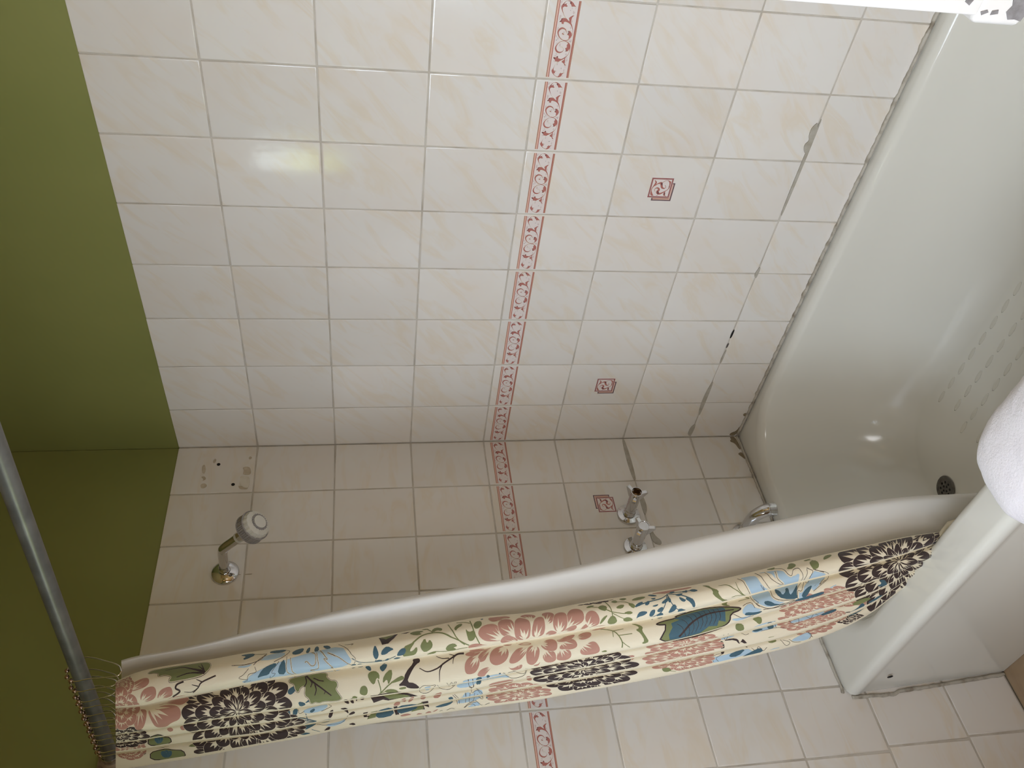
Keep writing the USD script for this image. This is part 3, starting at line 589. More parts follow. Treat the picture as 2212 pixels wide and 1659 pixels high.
# --- blue flower and oak leaf
veined(2, [(480, 362), (600, 335), (760, 308), (792, 330), (775, 350), (812, 392), (862, 390), (872, 430), (850, 452), (892, 500), (908, 532), (860, 552), (760, 545), (720, 568), (690, 550), (655, 578), (640, 520), (603, 505), (612, 440), (590, 428), (560, 450), (550, 484), (525, 462), (515, 410), (478, 402)], OLIVE,
       [([(615, 335), (660, 390), (730, 440), (822, 500)], (18, 10)), ([(608, 340), (617, 400), (600, 438)], (12, 8)), ([(650, 380), (662, 410), (650, 442)], (12, 7)), ([(685, 415), (697, 460), (685, 502)], (12, 7)), ([(675, 362), (720, 385), (760, 392)], (12, 8)), ([(745, 450), (770, 470), (762, 490)], (8, 5))])
for pts in ([(205, 362), (250, 290), (300, 260), (362, 238), (372, 255), (320, 300), (305, 330), (250, 342)], [(375, 325), (400, 240), (442, 212), (448, 332)], [(305, 155), (340, 130), (455, 122), (440, 152), (370, 168)], [(495, 165), (540, 130), (602, 112), (582, 172), (510, 188)], [(608, 172), (630, 115), (652, 108), (642, 168)], [(678, 162), (690, 105), (716, 98), (722, 152)], [(748, 95), (800, 92), (822, 128), (780, 138)], [(66, 165), (150, 148), (205, 175), (110, 228), (92, 216), (125, 190)],
            [(465, 460), (522, 428), (528, 470), (490, 502), (462, 492)], [(548, 548), (600, 558), (612, 580), (580, 602), (558, 592)], [(598, 568), (640, 528), (652, 546)], [(360, 660), (400, 640), (420, 680), (445, 680), (440, 628), (482, 618), (485, 690), (400, 698)], [(508, 615), (548, 608), (542, 670), (503, 682)], [(640, 640), (680, 610), (690, 630), (660, 655)], [(590, 745), (640, 728), (700, 722), (690, 745), (600, 800), (620, 760)], [(720, 725), (830, 700), (790, 722)], [(440, 860), (470, 820), (520, 810), (510, 840)], [(555, 830), (600, 815), (660, 825), (600, 842)], [(205, 810), (260, 790), (240, 825)]):
    blob(2, pts, TEAL)
for pts, w in (([(695, 725), (610, 715), (540, 690)], 6), ([(610, 660), (630, 715)], 6), ([(440, 700), (560, 690), (700, 722)], 7), ([(330, 765), (470, 730), (600, 722)], 4), ([(660, 790), (760, 822)], 4)): line(2, pts, w, TEAL)
_INK2 = ([(0, 275), (120, 262), (230, 230), (270, 190), (290, 168), (240, 172), (190, 165), (160, 140)], [(180, 262), (240, 215), (285, 185)], [(350, 235), (430, 200), (480, 150), (440, 130)], [(455, 200), (450, 270), (470, 320), (540, 345), (500, 300), (485, 205)], [(605, 235), (620, 225), (660, 258), (690, 240), (690, 180), (660, 165)], [(700, 165), (715, 275), (650, 295), (690, 312)], [(730, 150), (790, 205), (760, 205), (830, 270), (820, 280), (860, 295)], [(790, 165), (870, 185), (930, 220), (990, 260)], [(880, 85), (960, 140), (990, 170), (1020, 200), (1010, 240)], [(930, 95), (1000, 85), (985, 100)], [(390, 230), (330, 310), (360, 320), (320, 370), (320, 340)], [(140, 285), (100, 330), (60, 360), (130, 375), (100, 400), (160, 385)], [(190, 270), (200, 310), (140, 330), (130, 380)], [(300, 660), (320, 700), (370, 712)], [(70, 740), (90, 700), (150, 700), (160, 740)], [(800, 575), (820, 600), (740, 640)], [(120, 850), (140, 830), (250, 840), (350, 820)], [(300, 800), (360, 790), (500, 780), (560, 750), (540, 770)], [(700, 735), (760, 750), (880, 740), (920, 720), (960, 675)], [(600, 640), (560, 660), (550, 620)])
for pts in _INK2: line(2, pts, 3.2, INKD)
for pts in _INK2[:3] + _INK2[3:9]: put(Polygon(), INKD, stroke(kc(2, pts), np.full(len(pts), 11 / 3.8), 4))
for pts in ([(190, 690), (370, 650), (380, 700), (260, 715)], [(590, 622), (785, 570), (795, 600), (740, 642), (600, 662)], [(150, 335), (300, 262), (440, 222), (640, 170), (720, 150), (900, 108), (975, 190), (990, 225), (960, 250), (880, 292), (850, 292), (700, 312), (500, 352), (420, 352), (330, 362), (200, 392), (110, 412), (80, 392), (130, 370)], [(260, 800), (420, 770), (560, 745), (500, 800), (340, 830)], [(20, 840), (120, 820), (110, 870), (0, 885)], [(760, 750), (900, 720), (940, 690), (930, 730), (820, 770)], [(20, 285), (180, 250), (130, 280)], [(200, 235), (290, 185), (440, 155), (440, 195), (330, 225)]):
    blob(2, pts, SKYB)
for pts in ([(795, 692), (808, 640), (842, 624), (825, 690)], [(888, 620), (950, 608), (968, 662), (930, 632)], [(958, 667), (1000, 635), (1022, 650), (990, 667)], [(958, 748), (1010, 730), (1028, 772), (1000, 755)], [(756, 810), (790, 770), (818, 768), (800, 806)], [(920, 545), (960, 540), (970, 580), (940, 570)], [(975, 540), (1000, 532), (1010, 575), (985, 570)], [(1020, 530), (1035, 528), (1030, 560)], [(1050, 530), (1100, 520), (1080, 545)]): blob(2, pts, BRN)

# --- sprigs, vine and branch
for pts in ([(190, 252), (216, 290), (222, 330), (200, 362), (176, 330), (173, 290)], [(236, 322), (250, 280), (290, 256), (352, 275), (310, 292), (280, 317)], [(186, 386), (215, 361), (257, 370), (225, 390)], [(268, 372), (300, 346), (307, 366), (280, 382)], [(337, 361), (370, 341), (407, 352), (370, 364)], [(367, 327), (385, 290), (415, 266), (447, 270), (437, 312), (400, 327)], [(232, 410), (287, 383), (290, 420), (255, 473), (230, 440)], [(103, 410), (150, 403), (163, 452), (140, 457)], [(-8, 405), (30, 398), (37, 415), (0, 427)], [(43, 411), (60, 398), (102, 408), (60, 417)], [(1023, 515), (1067, 508), (1064, 562), (1040, 573)], [(678, 756), (740, 730), (800, 713), (843, 698), (800, 742), (720, 762)], [(788, 682), (825, 668), (838, 696), (810, 702)], [(1103, 495), (1137, 488), (1127, 522)], [(193, 832), (210, 788), (332, 753), (352, 822), (230, 852)], [(380, 817), (368, 750), (532, 728), (542, 762), (480, 792)]): blob(3, pts, TEAL)
for pts, w in (([(0, 350), (80, 385), (190, 385), (270, 375), (360, 330)], 5), ([(200, 360), (190, 385)], 5), ([(250, 400), (280, 375)], 5)): line(3, pts, w, TEAL)
for pts in ([(468, 150), (520, 123), (602, 130), (550, 150), (582, 166), (520, 177)], [(653, 132), (690, 93), (747, 115), (737, 142), (700, 130), (670, 152)], [(563, 240), (600, 193), (620, 230), (640, 198), (667, 230), (657, 267), (600, 302), (568, 270)], [(413, 338), (420, 258), (500, 228), (522, 218), (470, 290), (500, 290), (532, 253), (542, 280), (520, 322), (470, 332)], [(768, 270), (790, 238), (840, 223), (872, 245), (830, 260), (857, 271), (850, 297), (790, 297)], [(838, 120), (870, 78), (907, 68), (907, 95), (870, 120), (855, 142)], [(933, 120), (960, 145), (1010, 128), (1022, 165), (1000, 202), (960, 207), (950, 170)], [(998, 90), (1020, 53), (1062, 48), (1072, 90), (1045, 117), (1010, 122)], [(608, 332), (650, 300), (702, 288), (680, 322)],
            [(128, 500), (145, 468), (190, 456), (227, 485), (227, 532), (205, 510), (185, 572), (150, 547)], [(253, 562), (260, 500), (325, 437), (335, 500), (300, 572), (290, 520)], [(298, 562), (400, 498), (427, 503), (432, 522), (380, 542)], [(63, 622), (75, 583), (110, 573), (132, 600), (127, 642), (105, 657), (70, 642)], [(263, 622), (300, 598), (360, 603), (387, 632), (300, 637)], [(383, 592), (440, 578), (452, 596), (400, 607)], [(-2, 682), (15, 653), (52, 672), (30, 687)], [(570, 110), (600, 100), (640, 108), (600, 118)]): blob(3, pts, OLIVE)
for pts, w in (([(500, 230), (600, 170), (720, 155), (850, 190), (965, 242)], 9), ([(620, 110), (665, 152)], 7), ([(790, 70), (820, 130), (880, 200), (930, 235)], 8), ([(970, 40), (985, 90), (1010, 150), (1052, 228)], 9), ([(860, 55), (920, 55), (972, 72)], 7), ([(690, 295), (770, 300), (880, 280), (952, 265)], 6), ([(240, 642), (235, 590), (215, 530)], 8), ([(228, 642), (290, 580), (330, 550), (400, 510)], 9), ([(240, 635), (290, 620), (350, 620)], 6)): line(3, pts, w, OLIVE)
blob(3, [(498, 345), (556, 338), (562, 380), (530, 400), (482, 480), (452, 545), (520, 550), (562, 592), (530, 602), (460, 592), (440, 570), (376, 575), (428, 530), (438, 480), (508, 390)], BRN)
for pts, w in (([(922, 305), (870, 310), (820, 350), (760, 395), (700, 440), (620, 465), (556, 438)], (20, 5)), ([(693, 325), (740, 350), (800, 350)], (4, 9)), ([(800, 310), (850, 325)], (4, 9)), ([(870, 310), (837, 350), (832, 402)], (9, 3)), ([(747, 400), (722, 460), (722, 542)], (11, 3))): line(3, pts, w, BRN)
for pts in ([(228, 190), (300, 165), (352, 153), (330, 176), (280, 207), (262, 195)], [(248, 652), (350, 640), (450, 655), (482, 666), (400, 682), (310, 692)], [(128, 857), (160, 800), (212, 788), (195, 842)], [(528, 740), (582, 718), (592, 772), (488, 797)]): blob(3, pts, OLIVE, 0)
for pts in ([(222, 183), (300, 168), (382, 140), (345, 200), (300, 242), (248, 252)], [(152, 665), (240, 653), (262, 692), (180, 722)], [(216, 650), (350, 628), (460, 638), (543, 665), (420, 677), (300, 702), (240, 692)], [(93, 805), (132, 798), (122, 830), (168, 813), (125, 862), (135, 835), (100, 837)], [(573, 715), (627, 706), (637, 757), (590, 735), (602, 777), (570, 777)], [(343, 755), (373, 748), (390, 817), (360, 822)], [(400, 140), (440, 130), (482, 125), (450, 145)]): blob(3, pts, BRN, 0)
for pts in ([(338, 747), (360, 713), (402, 713), (390, 742)], [(398, 702), (442, 678), (447, 717)], [(668, 682), (680, 653), (748, 628), (720, 682)], [(563, 692), (570, 658), (612, 665), (600, 692)], [(528, 832), (545, 808), (582, 815), (582, 832)], [(598, 817), (640, 788), (662, 815), (610, 827)], [(658, 802), (718, 768), (690, 797)], [(458, 722), (480, 678), (517, 668), (500, 702)], [(178, 887), (250, 878), (332, 868), (270, 892)], [(390, 830), (450, 810), (500, 820), (420, 840)]): blob(3, pts, PINK)
for pts in ([(560, 600), (590, 572), (640, 575), (690, 572), (640, 630), (590, 642), (558, 625), (560, 600)], [(700, 570), (730, 600), (800, 610), (850, 570), (860, 540)], [(780, 550), (800, 580), (820, 545), (830, 580), (850, 540)], [(960, 520), (965, 580), (1000, 590), (990, 520)], [(830, 655), (860, 690), (870, 735)], [(845, 650), (880, 690), (885, 730)], [(940, 640), (935, 720)], [(975, 635), (965, 715), (1000, 700), (1010, 640)], [(1020, 600), (1070, 640), (1075, 690), (1030, 650)], [(700, 810), (740, 790), (760, 800), (820, 770), (860, 790)], [(920, 775), (960, 740), (1000, 735), (1020, 760)]): line(3, pts, 3.2, INKD)
for pts in ([(860, 566), (1032, 528), (1022, 562), (960, 592), (870, 600)], [(875, 682), (1060, 625), (1060, 690), (868, 737)], [(590, 590), (660, 580), (620, 625)], [(930, 770), (1040, 720), (1040, 760)]): blob(3, pts, SKYB)

# --- the large pink dahlia
for pts, b in (([(430, 335), (418, 230), (450, 178), (500, 185), (552, 210), (560, 260), (546, 345), (480, 365)], (510, 362)), ([(563, 315), (575, 220), (610, 177), (662, 175), (681, 240), (662, 315), (600, 335)], (600, 345)), ([(300, 375), (328, 318), (400, 313), (458, 350), (440, 383), (360, 398)], (450, 385)), ([(640, 390), (690, 343), (752, 343), (781, 390), (772, 443), (700, 448), (650, 422)], (630, 385)), ([(523, 525), (518, 450), (560, 395), (634, 418), (628, 500), (582, 558), (540, 548)], (600, 385)), ([(372, 545), (400, 480), (460, 415), (534, 425), (512, 482), (440, 543)], (550, 400)), ([(213, 535), (228, 450), (280, 402), (352, 397), (384, 470), (352, 533), (270, 568)], (360, 395)), ([(648, 485), (700, 440), (762, 448), (774, 522), (690, 543)], (660, 425)),
               ([(677, 303), (720, 267), (774, 283), (764, 312), (690, 323)], (660, 330)), ([(758, 352), (850, 318), (934, 297), (884, 362), (800, 378)], (740, 350)), ([(818, 283), (880, 238), (934, 222), (938, 252), (900, 288)], (810, 300)), ([(738, 235), (748, 158), (800, 132), (854, 150), (863, 222), (832, 284), (770, 284)], (790, 300)), ([(848, 172), (880, 112), (940, 102), (999, 140), (994, 202), (900, 243), (860, 254)], (850, 265)), ([(998, 162), (1040, 122), (1102, 128), (1129, 180), (1113, 233), (1030, 254)], (1010, 260)), ([(278, 232), (330, 187), (392, 193), (424, 230), (434, 303), (350, 323), (310, 303)], (440, 310)), ([(116, 303), (150, 257), (230, 232), (292, 248), (292, 280), (312, 320), (334, 353), (230, 363), (168, 353)], (350, 350)),
               ([(197, 172), (260, 147), (342, 148), (404, 170), (330, 193), (240, 223)], (410, 200)), ([(463, 162), (510, 137), (582, 148), (604, 175), (560, 193), (500, 178)], (560, 200)), ([(638, 142), (700, 122), (754, 150), (743, 203), (700, 223), (680, 193)], (680, 230)), ([(36, 423), (58, 387), (130, 377), (182, 398), (244, 410), (180, 433), (90, 453)], (240, 405)), ([(6, 473), (60, 438), (164, 422), (122, 483), (60, 493)], (180, 415)), ([(17, 625), (12, 550), (60, 487), (112, 488), (144, 540), (112, 613), (60, 633)], (130, 480)), ([(117, 543), (128, 480), (180, 427), (244, 417), (202, 483), (180, 533)], (245, 410)), ([(768, 503), (790, 437), (882, 428), (899, 482), (852, 523), (790, 518)], (800, 410)), ([(778, 433), (830, 378), (902, 337), (954, 400), (902, 433)], (800, 370)), ([(928, 333), (980, 287), (1053, 282), (1058, 332), (980, 363)], (890, 345)), ([(957, 443), (1000, 398), (1082, 357), (1134, 420), (1112, 463), (990, 478)], (940, 380)),
               ([(107, 643), (150, 588), (244, 567), (192, 622), (170, 654)], (260, 560)), ([(368, 560), (400, 592), (494, 537), (482, 592), (400, 603)], (470, 520)), ([(570, 560), (620, 550), (640, 520), (620, 570)], (600, 500)), ([(950, 290), (1000, 220), (1032, 212), (1034, 250)], (930, 300)), ([(1040, 265), (1142, 235), (1190, 240), (1080, 270)], (1020, 270))):
    petal(Polygon(chaikin(kc(4, pts), 2)).buffer(0), kc(4, [b])[0], PINK, 4, w=.62)
line(4, [(460, 385), (510, 370), (560, 380), (530, 392), (470, 388)], 6, PINK)
blob(4, [(140, 175), (170, 170), (160, 188)], TEAL)
mum(1262, 1287, 68, BRN, .30, 18, 3, 3); ONLY[0] = unary_union([p[0] for p in PLEATS[2:]]); mum(1260, 1447, 120, BRN, .42, 18, 4, 3, .75)
ONLY[0] = None; mum(1122, 1502, 74, PINK, .36, 14, 3, 3)
for pts in ([(187, 843), (198, 803), (260, 778), (293, 758), (287, 802), (230, 823)], [(308, 742), (340, 722), (342, 762), (388, 722), (342, 803), (330, 772)], [(428, 725), (470, 748), (488, 780), (422, 808), (447, 770)], [(108, 722), (108, 658), (163, 653), (130, 723)], [(190, 640), (215, 635), (215, 665), (200, 680)], [(290, 625), (315, 620), (305, 640)]): blob(4, pts, TEAL)
for pts in ([(205, 733), (250, 707), (424, 677), (400, 712), (230, 743)], [(520, 660), (560, 655), (570, 690), (530, 690)], [(600, 655), (700, 635), (690, 655), (610, 675)], [(740, 620), (810, 600), (800, 620)], [(985, 745), (990, 705), (1040, 700), (1030, 740), (1005, 765)], [(1100, 760), (1110, 720), (1142, 715), (1142, 760)]): blob(4, pts, PINK)
for pts in ([(330, 620), (400, 670), (500, 650), (530, 590)], [(370, 625), (430, 612)], [(410, 605), (500, 635), (520, 590)], [(40, 675), (50, 740), (90, 740), (80, 670)], [(70, 745), (75, 790), (120, 770), (160, 820)], [(20, 790), (30, 870), (60, 800), (70, 860), (110, 850)], [(100, 850), (160, 900), (220, 880)], [(0, 930), (50, 880), (110, 870)]): line(4, pts, 3.2, INKD)
for pts in ([(0, 685), (100, 665), (330, 625), (400, 668), (300, 660), (60, 705), (0, 712)], [(0, 800), (60, 780), (70, 850), (0, 870)], [(80, 775), (150, 760), (170, 800), (110, 830)], [(60, 890), (120, 860), (150, 900), (80, 920)]): blob(4, pts, SKYB)

# --- teal leaf and the sprays above it
TL = Polygon([(1444, 1371), (1452, 1356), (1449, 1348), (1468, 1340), (1455, 1337), (1473, 1329), (1491, 1324), (1522, 1316), (1560, 1313), (1565, 1317), (1566, 1342), (1551, 1340), (1548, 1351), (1530, 1352), (1510, 1368), (1470, 1380), (1446, 1382)])
put(stroke([(1466, 1375), (1495, 1345), (1530, 1327), (1584, 1318)], [4, 3.6, 3, 2.2], 6), BRN)
for q in np.linspace(.08, .9, 9):
    x = 1470 + q * 92; y = float(np.interp(x, [1466, 1495, 1530, 1584], [1375, 1345, 1327, 1318]))
    put(stroke([(x, y), (x - 6, y - 9), (x - 16, y - 14)], [1.1, .9, .7], 4).intersection(TL), BRN); put(stroke([(x, y), (x + 2, y + 11), (x - 4, y + 24)], [1.1, .9, .7], 4).intersection(TL), BRN)
put(TL, TEAL)
OUTER = Polygon(chaikin([(1415, 1349), (1428, 1342), (1461, 1334), (1454, 1330.5), (1483, 1321), (1502, 1314), (1543, 1309), (1580, 1311.5), (1601, 1313), (1599, 1319.5), (1578, 1327), (1577, 1341), (1564, 1354), (1540, 1364), (1490, 1380), (1418, 1390), (1441, 1352), (1420, 1353)], 1))
put(OUTER.buffer(-2.9), OLIVE); put(OUTER, BRN)
for pts in ([(433, 373), (450, 318), (490, 303), (533, 310), (500, 337), (450, 352)], [(538, 342), (555, 298), (592, 288), (587, 322), (560, 360)], [(417, 281), (445, 253), (493, 239), (482, 262)], [(503, 262), (520, 238), (550, 234), (537, 260)], [(522, 174), (560, 168), (613, 190), (570, 197)], [(548, 216), (602, 208), (580, 227)], [(558, 267), (623, 246), (600, 270)], [(603, 302), (625, 278), (657, 268), (652, 302), (620, 312)], [(593, 357), (630, 313), (657, 325), (652, 352), (620, 360)], [(638, 241), (690, 208), (702, 225), (660, 247)], [(688, 198), (722, 215), (717, 237), (698, 232)], [(748, 186), (790, 173), (822, 174), (790, 197)], [(708, 150), (752, 148), (742, 167), (713, 172)], [(803, 156), (830, 148), (852, 160), (820, 167)], [(863, 146), (900, 131), (948, 150), (900, 162)], [(828, 200), (890, 196), (917, 230), (917, 272), (900, 277), (885, 237)], [(693, 327), (715, 278), (745, 243), (772, 270), (740, 312)], [(768, 322), (790, 273), (853, 311), (800, 320)], [(778, 198), (815, 203), (848, 215), (820, 234)]): blob(5, pts, TEAL)
for pts in ([(690, 170), (680, 230), (640, 310), (560, 368)], [(430, 275), (520, 245), (640, 215), (690, 180)], [(690, 185), (740, 260), (790, 300)], [(690, 175), (790, 185), (880, 200)], [(700, 165), (800, 158), (880, 148)]): line(5, pts, 6, TEAL)
for pts in ([(198, 382), (235, 338), (267, 350), (282, 392), (240, 428), (203, 412)], [(323, 366), (370, 348), (408, 370), (397, 398), (340, 398)], [(133, 403), (160, 358), (207, 333), (170, 382), (140, 412)], [(118, 290), (150, 268), (197, 280), (192, 312), (140, 307)], [(18, 292), (50, 266), (97, 270), (60, 292)], [(263, 291), (300, 268), (343, 267), (320, 292)], [(328, 321), (380, 303), (412, 318), (380, 332)], [(223, 236), (260, 213), (287, 240), (260, 252)], [(288, 206), (330, 190), (362, 205), (330, 227)], [(388, 232), (430, 198), (500, 188), (513, 205), (460, 227)], [(363, 261), (400, 253), (433, 270), (410, 287)], [(640, 782), (690, 773), (727, 800), (690, 817), (655, 812)],
            [(388, 404), (440, 408), (492, 440), (480, 470), (512, 510), (542, 552), (500, 572), (478, 566), (505, 545), (470, 490), (428, 465), (462, 450), (440, 425)]): blob(5, pts, OLIVE)
for pts, w in (([(180, 235), (230, 300), (242, 345)], 7), ([(60, 285), (130, 290), (230, 312)], 5), ([(230, 312), (330, 325), (400, 320)], 5), ([(240, 240), (330, 240), (420, 270)], 5), ([(235, 320), (300, 350), (350, 370)], 5), ([(50, 450), (160, 450), (240, 470), (290, 510), (320, 560), (318, 602)], (5, 10)), ([(240, 470), (247, 522)], 5), ([(240, 472), (330, 453)], 5), ([(290, 510), (402, 495)], 5), ([(318, 555), (382, 602)], 5), ([(700, 805), (780, 815), (840, 800)], 4)): line(5, pts, w, OLIVE)
blob(5, [(556, 156), (590, 138), (700, 118), (893, 98), (880, 122), (740, 142), (680, 168), (620, 163)], PINK)
for pts in ([(140, 640), (185, 620), (200, 640)],): blob(5, pts, OLIVE)
for pts in ([(325, 700), (350, 680), (420, 672), (415, 705), (360, 712)], [(150, 745), (180, 722), (200, 745), (170, 765)], [(198, 902), (210, 863), (257, 858), (262, 892), (220, 912)], [(288, 902), (320, 853), (368, 853), (362, 897), (310, 912)], [(108, 942), (130, 898), (152, 920), (135, 947)]): blob(5, pts, PINK)
ONLY[0] = unary_union([p[0] for p in PLEATS[2:]]); mum(1478, 1392, 86, PINK, .36, 17, 3, 3); mum(1466, 1424, 80, PINK, .36, 16, 3, 4)

ONLY[0] = None
# --- blue flower and dark flower at the foot
for pts in ([(733, 303), (780, 330), (800, 370), (828, 340), (823, 308), (847, 298), (862, 370), (890, 340), (928, 262), (917, 350), (932, 392), (800, 398), (748, 362)], [(957, 362), (1000, 308), (1048, 283), (1032, 322), (1000, 372), (970, 383)], [(643, 420), (690, 413), (750, 440), (853, 423), (720, 453), (658, 447)], [(483, 522), (500, 503), (570, 503), (643, 488), (590, 522), (500, 529)], [(898, 402), (1030, 363), (1142, 328), (1142, 352), (1040, 388), (920, 413)], [(348, 882), (380, 838), (503, 803), (430, 878)], [(528, 842), (620, 798), (643, 842), (500, 888), (448, 892)], [(538, 652), (610, 628), (643, 645), (580, 673)], [(668, 606), (720, 593), (728, 642), (680, 652)], [(-10, 340), (10, 330), (20, 350), (0, 360)]): blob(6, pts, TEAL)
_INK6 = ([(425, 235), (480, 270), (520, 330), (545, 400), (600, 450), (700, 470), (820, 430), (930, 395)], [(570, 185), (640, 240), (700, 320), (720, 380), (780, 405), (900, 400)], [(650, 185), (720, 240), (790, 277), (803, 268), (760, 230), (740, 180)], [(735, 150), (800, 160), (870, 205), (890, 165), (940, 155), (970, 210), (930, 300), (910, 370), (935, 392)], [(1000, 150), (1005, 185), (980, 240), (960, 330), (930, 330), (925, 380)], [(1000, 145), (1050, 165), (1030, 210), (1010, 260), (990, 250)])
_INK6b = ([(1050, 150), (1142, 172)], [(560, 400), (600, 430), (580, 440), (610, 460)], [(620, 280), (650, 330), (640, 290)], [(470, 460), (500, 440), (540, 432), (570, 470)], [(390, 520), (440, 540), (480, 550), (560, 530)], [(640, 480), (760, 460), (880, 420), (1000, 385)], [(195, 750), (205, 720), (250, 745)], [(310, 700), (330, 740), (350, 690)], [(450, 665), (490, 695), (520, 685)], [(735, 590), (745, 640)], [(850, 560), (880, 605), (930, 600), (930, 550)], [(980, 520), (1030, 560), (1060, 510), (1100, 540)], [(620, 665), (740, 640), (820, 650)], [(230, 925), (220, 880), (260, 850), (300, 850), (250, 890), (270, 920)], [(60, 910), (110, 910), (100, 945), (140, 915)], [(540, 800), (580, 830), (600, 790), (640, 830), (670, 800)], [(780, 730), (830, 790), (860, 760), (800, 735)], [(850, 730), (900, 760), (1000, 750), (1040, 700), (1010, 670), (1050, 720)])
for pts in _INK6 + _INK6b: line(6, pts, 3.4, INKD)
for pts in _INK6[:5]: put(Polygon(), INKD, stroke(kc(6, pts), np.full(len(pts), 24 / 3.8), 4).difference(Polygon(kc(6, [(0, 0), (1, 0), (1, 1)]))))
for pts in ([(430, 237), (560, 213), (600, 240), (640, 290), (690, 330), (722, 392), (780, 412), (905, 402), (820, 433), (720, 468), (640, 468), (580, 433), (540, 383), (520, 322), (480, 262)], [(578, 190), (690, 188), (760, 240), (802, 270), (790, 282), (720, 320), (830, 380), (900, 390), (932, 250), (943, 178), (890, 213), (850, 190), (780, 173), (700, 175)], [(1050, 163), (1142, 178), (1160, 200), (1130, 243), (1060, 293), (1000, 353), (960, 393), (920, 383), (925, 340), (960, 330), (1010, 250)], [(498, 450), (540, 438), (572, 470), (643, 480), (500, 533), (458, 502)], [(538, 652), (610, 618), (680, 598), (763, 588), (740, 633), (640, 663), (560, 683)], [(330, 862), (500, 798), (563, 842), (400, 893), (240, 933), (148, 933), (158, 890)], [(868, 742), (960, 688), (1010, 668), (1043, 700), (1000, 748), (900, 753)], [(850, 580), (1000, 530), (1142, 480), (1142, 520), (1000, 570), (880, 605)], [(360, 560), (470, 545), (560, 520), (440, 580)], [(240, 740), (330, 700), (420, 690), (330, 730)], [(640, 850), (760, 800), (800, 820), (700, 850)]): blob(6, pts, SKYB)
for pts in ([(658, 152), (710, 128), (743, 134), (732, 163)], [(833, 163), (852, 135), (850, 103), (880, 95), (918, 125), (890, 158)], [(968, 82), (1020, 53), (1038, 65), (1000, 88)], [(1023, 100), (1060, 80), (1103, 110), (1097, 142), (1060, 153), (1028, 127)], [(408, 622), (415, 593), (470, 603), (486, 662), (440, 673), (410, 652)], [(543, 550), (620, 533), (633, 590), (610, 618), (580, 592)], [(668, 736), (740, 723), (753, 745), (700, 763)], [(128, 285), (190, 293), (212, 320), (273, 330), (267, 352), (312, 400), (348, 410), (332, 440), (373, 457), (320, 453), (293, 437), (305, 415), (223, 362), (225, 335), (180, 312)]): blob(6, pts, OLIVE)
for pts, w in (([(270, 300), (350, 295), (430, 330), (480, 370), (535, 387)], (3, 9)), ([(410, 270), (440, 320), (482, 367)], (3, 8)), ([(378, 382), (420, 368), (470, 368)], 4), ([(435, 412), (490, 395), (540, 388)], 4), ([(1000, 80), (1040, 80), (1060, 95)], 4)): line(6, pts, w, OLIVE)
for pts in ([(278, 750), (306, 748), (321, 800), (312, 853), (288, 847), (292, 800)], [(298, 747), (380, 722), (433, 738), (442, 782), (460, 753), (470, 732), (518, 798), (480, 782), (455, 762), (440, 788), (410, 742)]): blob(6, pts, BRN)
blob(7, [(68, 318), (80, 270), (120, 252), (147, 265), (120, 295)], OLIVE); blob(7, [(-20, 330), (15, 325), (35, 350), (10, 382), (-15, 380)], OLIVE)
for pts in ([(528, 470), (570, 463), (598, 510), (580, 533), (508, 527), (555, 505)], [(268, 762), (350, 718), (388, 663), (415, 680), (400, 712), (300, 763)], [(438, 662), (480, 638), (540, 598), (563, 610), (510, 643), (450, 673)], [(40, 760), (130, 715), (185, 705), (170, 735), (70, 770)]): blob(7, pts, TEAL)
blob(7, [(308, 662), (400, 618), (473, 620), (430, 653), (330, 693)], OLIVE)
mum(1942, 1214, 130, BRN, .92, 20, 4, 4, .8)
mum(1836, 1288, 74, PINK, .34, 16, 3, 3); mum(1742, 1312, 60, PINK, .5, 13, 3, 3); mum(1742, 1349, 66, PINK, .36, 14, 3, 4); mum(1800, 1332, 30, PINK, .4, 9, 3, 3)
mum(1838, 1338, 34, BRN, .4, 10, 3, 3)
line(7, [(-10, 560), (90, 480), (115, 430), (90, 400), (0, 385)], 3.2, INKD); line(7, [(0, 520), (60, 460), (80, 450), (40, 510), (90, 470)], 3.2, INKD)
blob(7, [(-20, 390), (40, 400), (70, 450), (20, 540), (-30, 560)], SKYB); blob(7, [(-20, 610), (140, 520), (190, 500), (120, 580), (0, 625)], SKYB)

def lay_print():
    V, F, C, n = [], [], [], 0
    tt = lambda X: np.interp(X, STATIONS, ARC_T[:90])
    for g, col in PRINT:
        for reg, ea, eb, (s0, s1, s2) in PLEATS:
            q = g.intersection(reg)
            if q.is_empty: continue
            for pgn in getattr(q, 'geoms', [q]):
                if pgn.geom_type != 'Polygon' or pgn.area < 0.25: continue
                pgn = shapely.segmentize(pgn.simplify(0.12), 4.0)
                try: v, f = trimesh.creation.triangulate_polygon(pgn, engine='earcut')
                except Exception: continue
                if len(f) == 0: continue
                v, f = trimesh.remesh.subdivide_to_size(np.c_[v, np.zeros(len(v))], f, 5.0, max_iter=8)
                X, Y = v[:, 0], v[:, 1]; w = (Y - EF[ea](X)) / (EF[eb](X) - EF[ea](X))
                s = np.where(w < .5, s0 + (s1 - s0) * w * 2, s1 + (s2 - s1) * (w * 2 - 1))
                V.append(np.c_[s, tt(X)]); F.append(f + n); C.append(np.tile(col, (len(v), 1))); n += len(v)
    st = np.vstack(V); P, N = on_cloth(st[:, 0], st[:, 1], 0.00035)
    f = np.vstack(F); t = trimesh.Trimesh(P, f, process=False)
    flip = (t.face_normals * N[f[:, 0]]).sum(1) < 0; f[flip] = f[flip][:, ::-1]
    return P, f, N, np.vstack(C)
_P, _F, _N, _C = lay_print()
pr = usdkit.mesh(stage, '/World/shower_curtain/floral_print', trimesh.Trimesh(_P, _F, process=False), INKS)
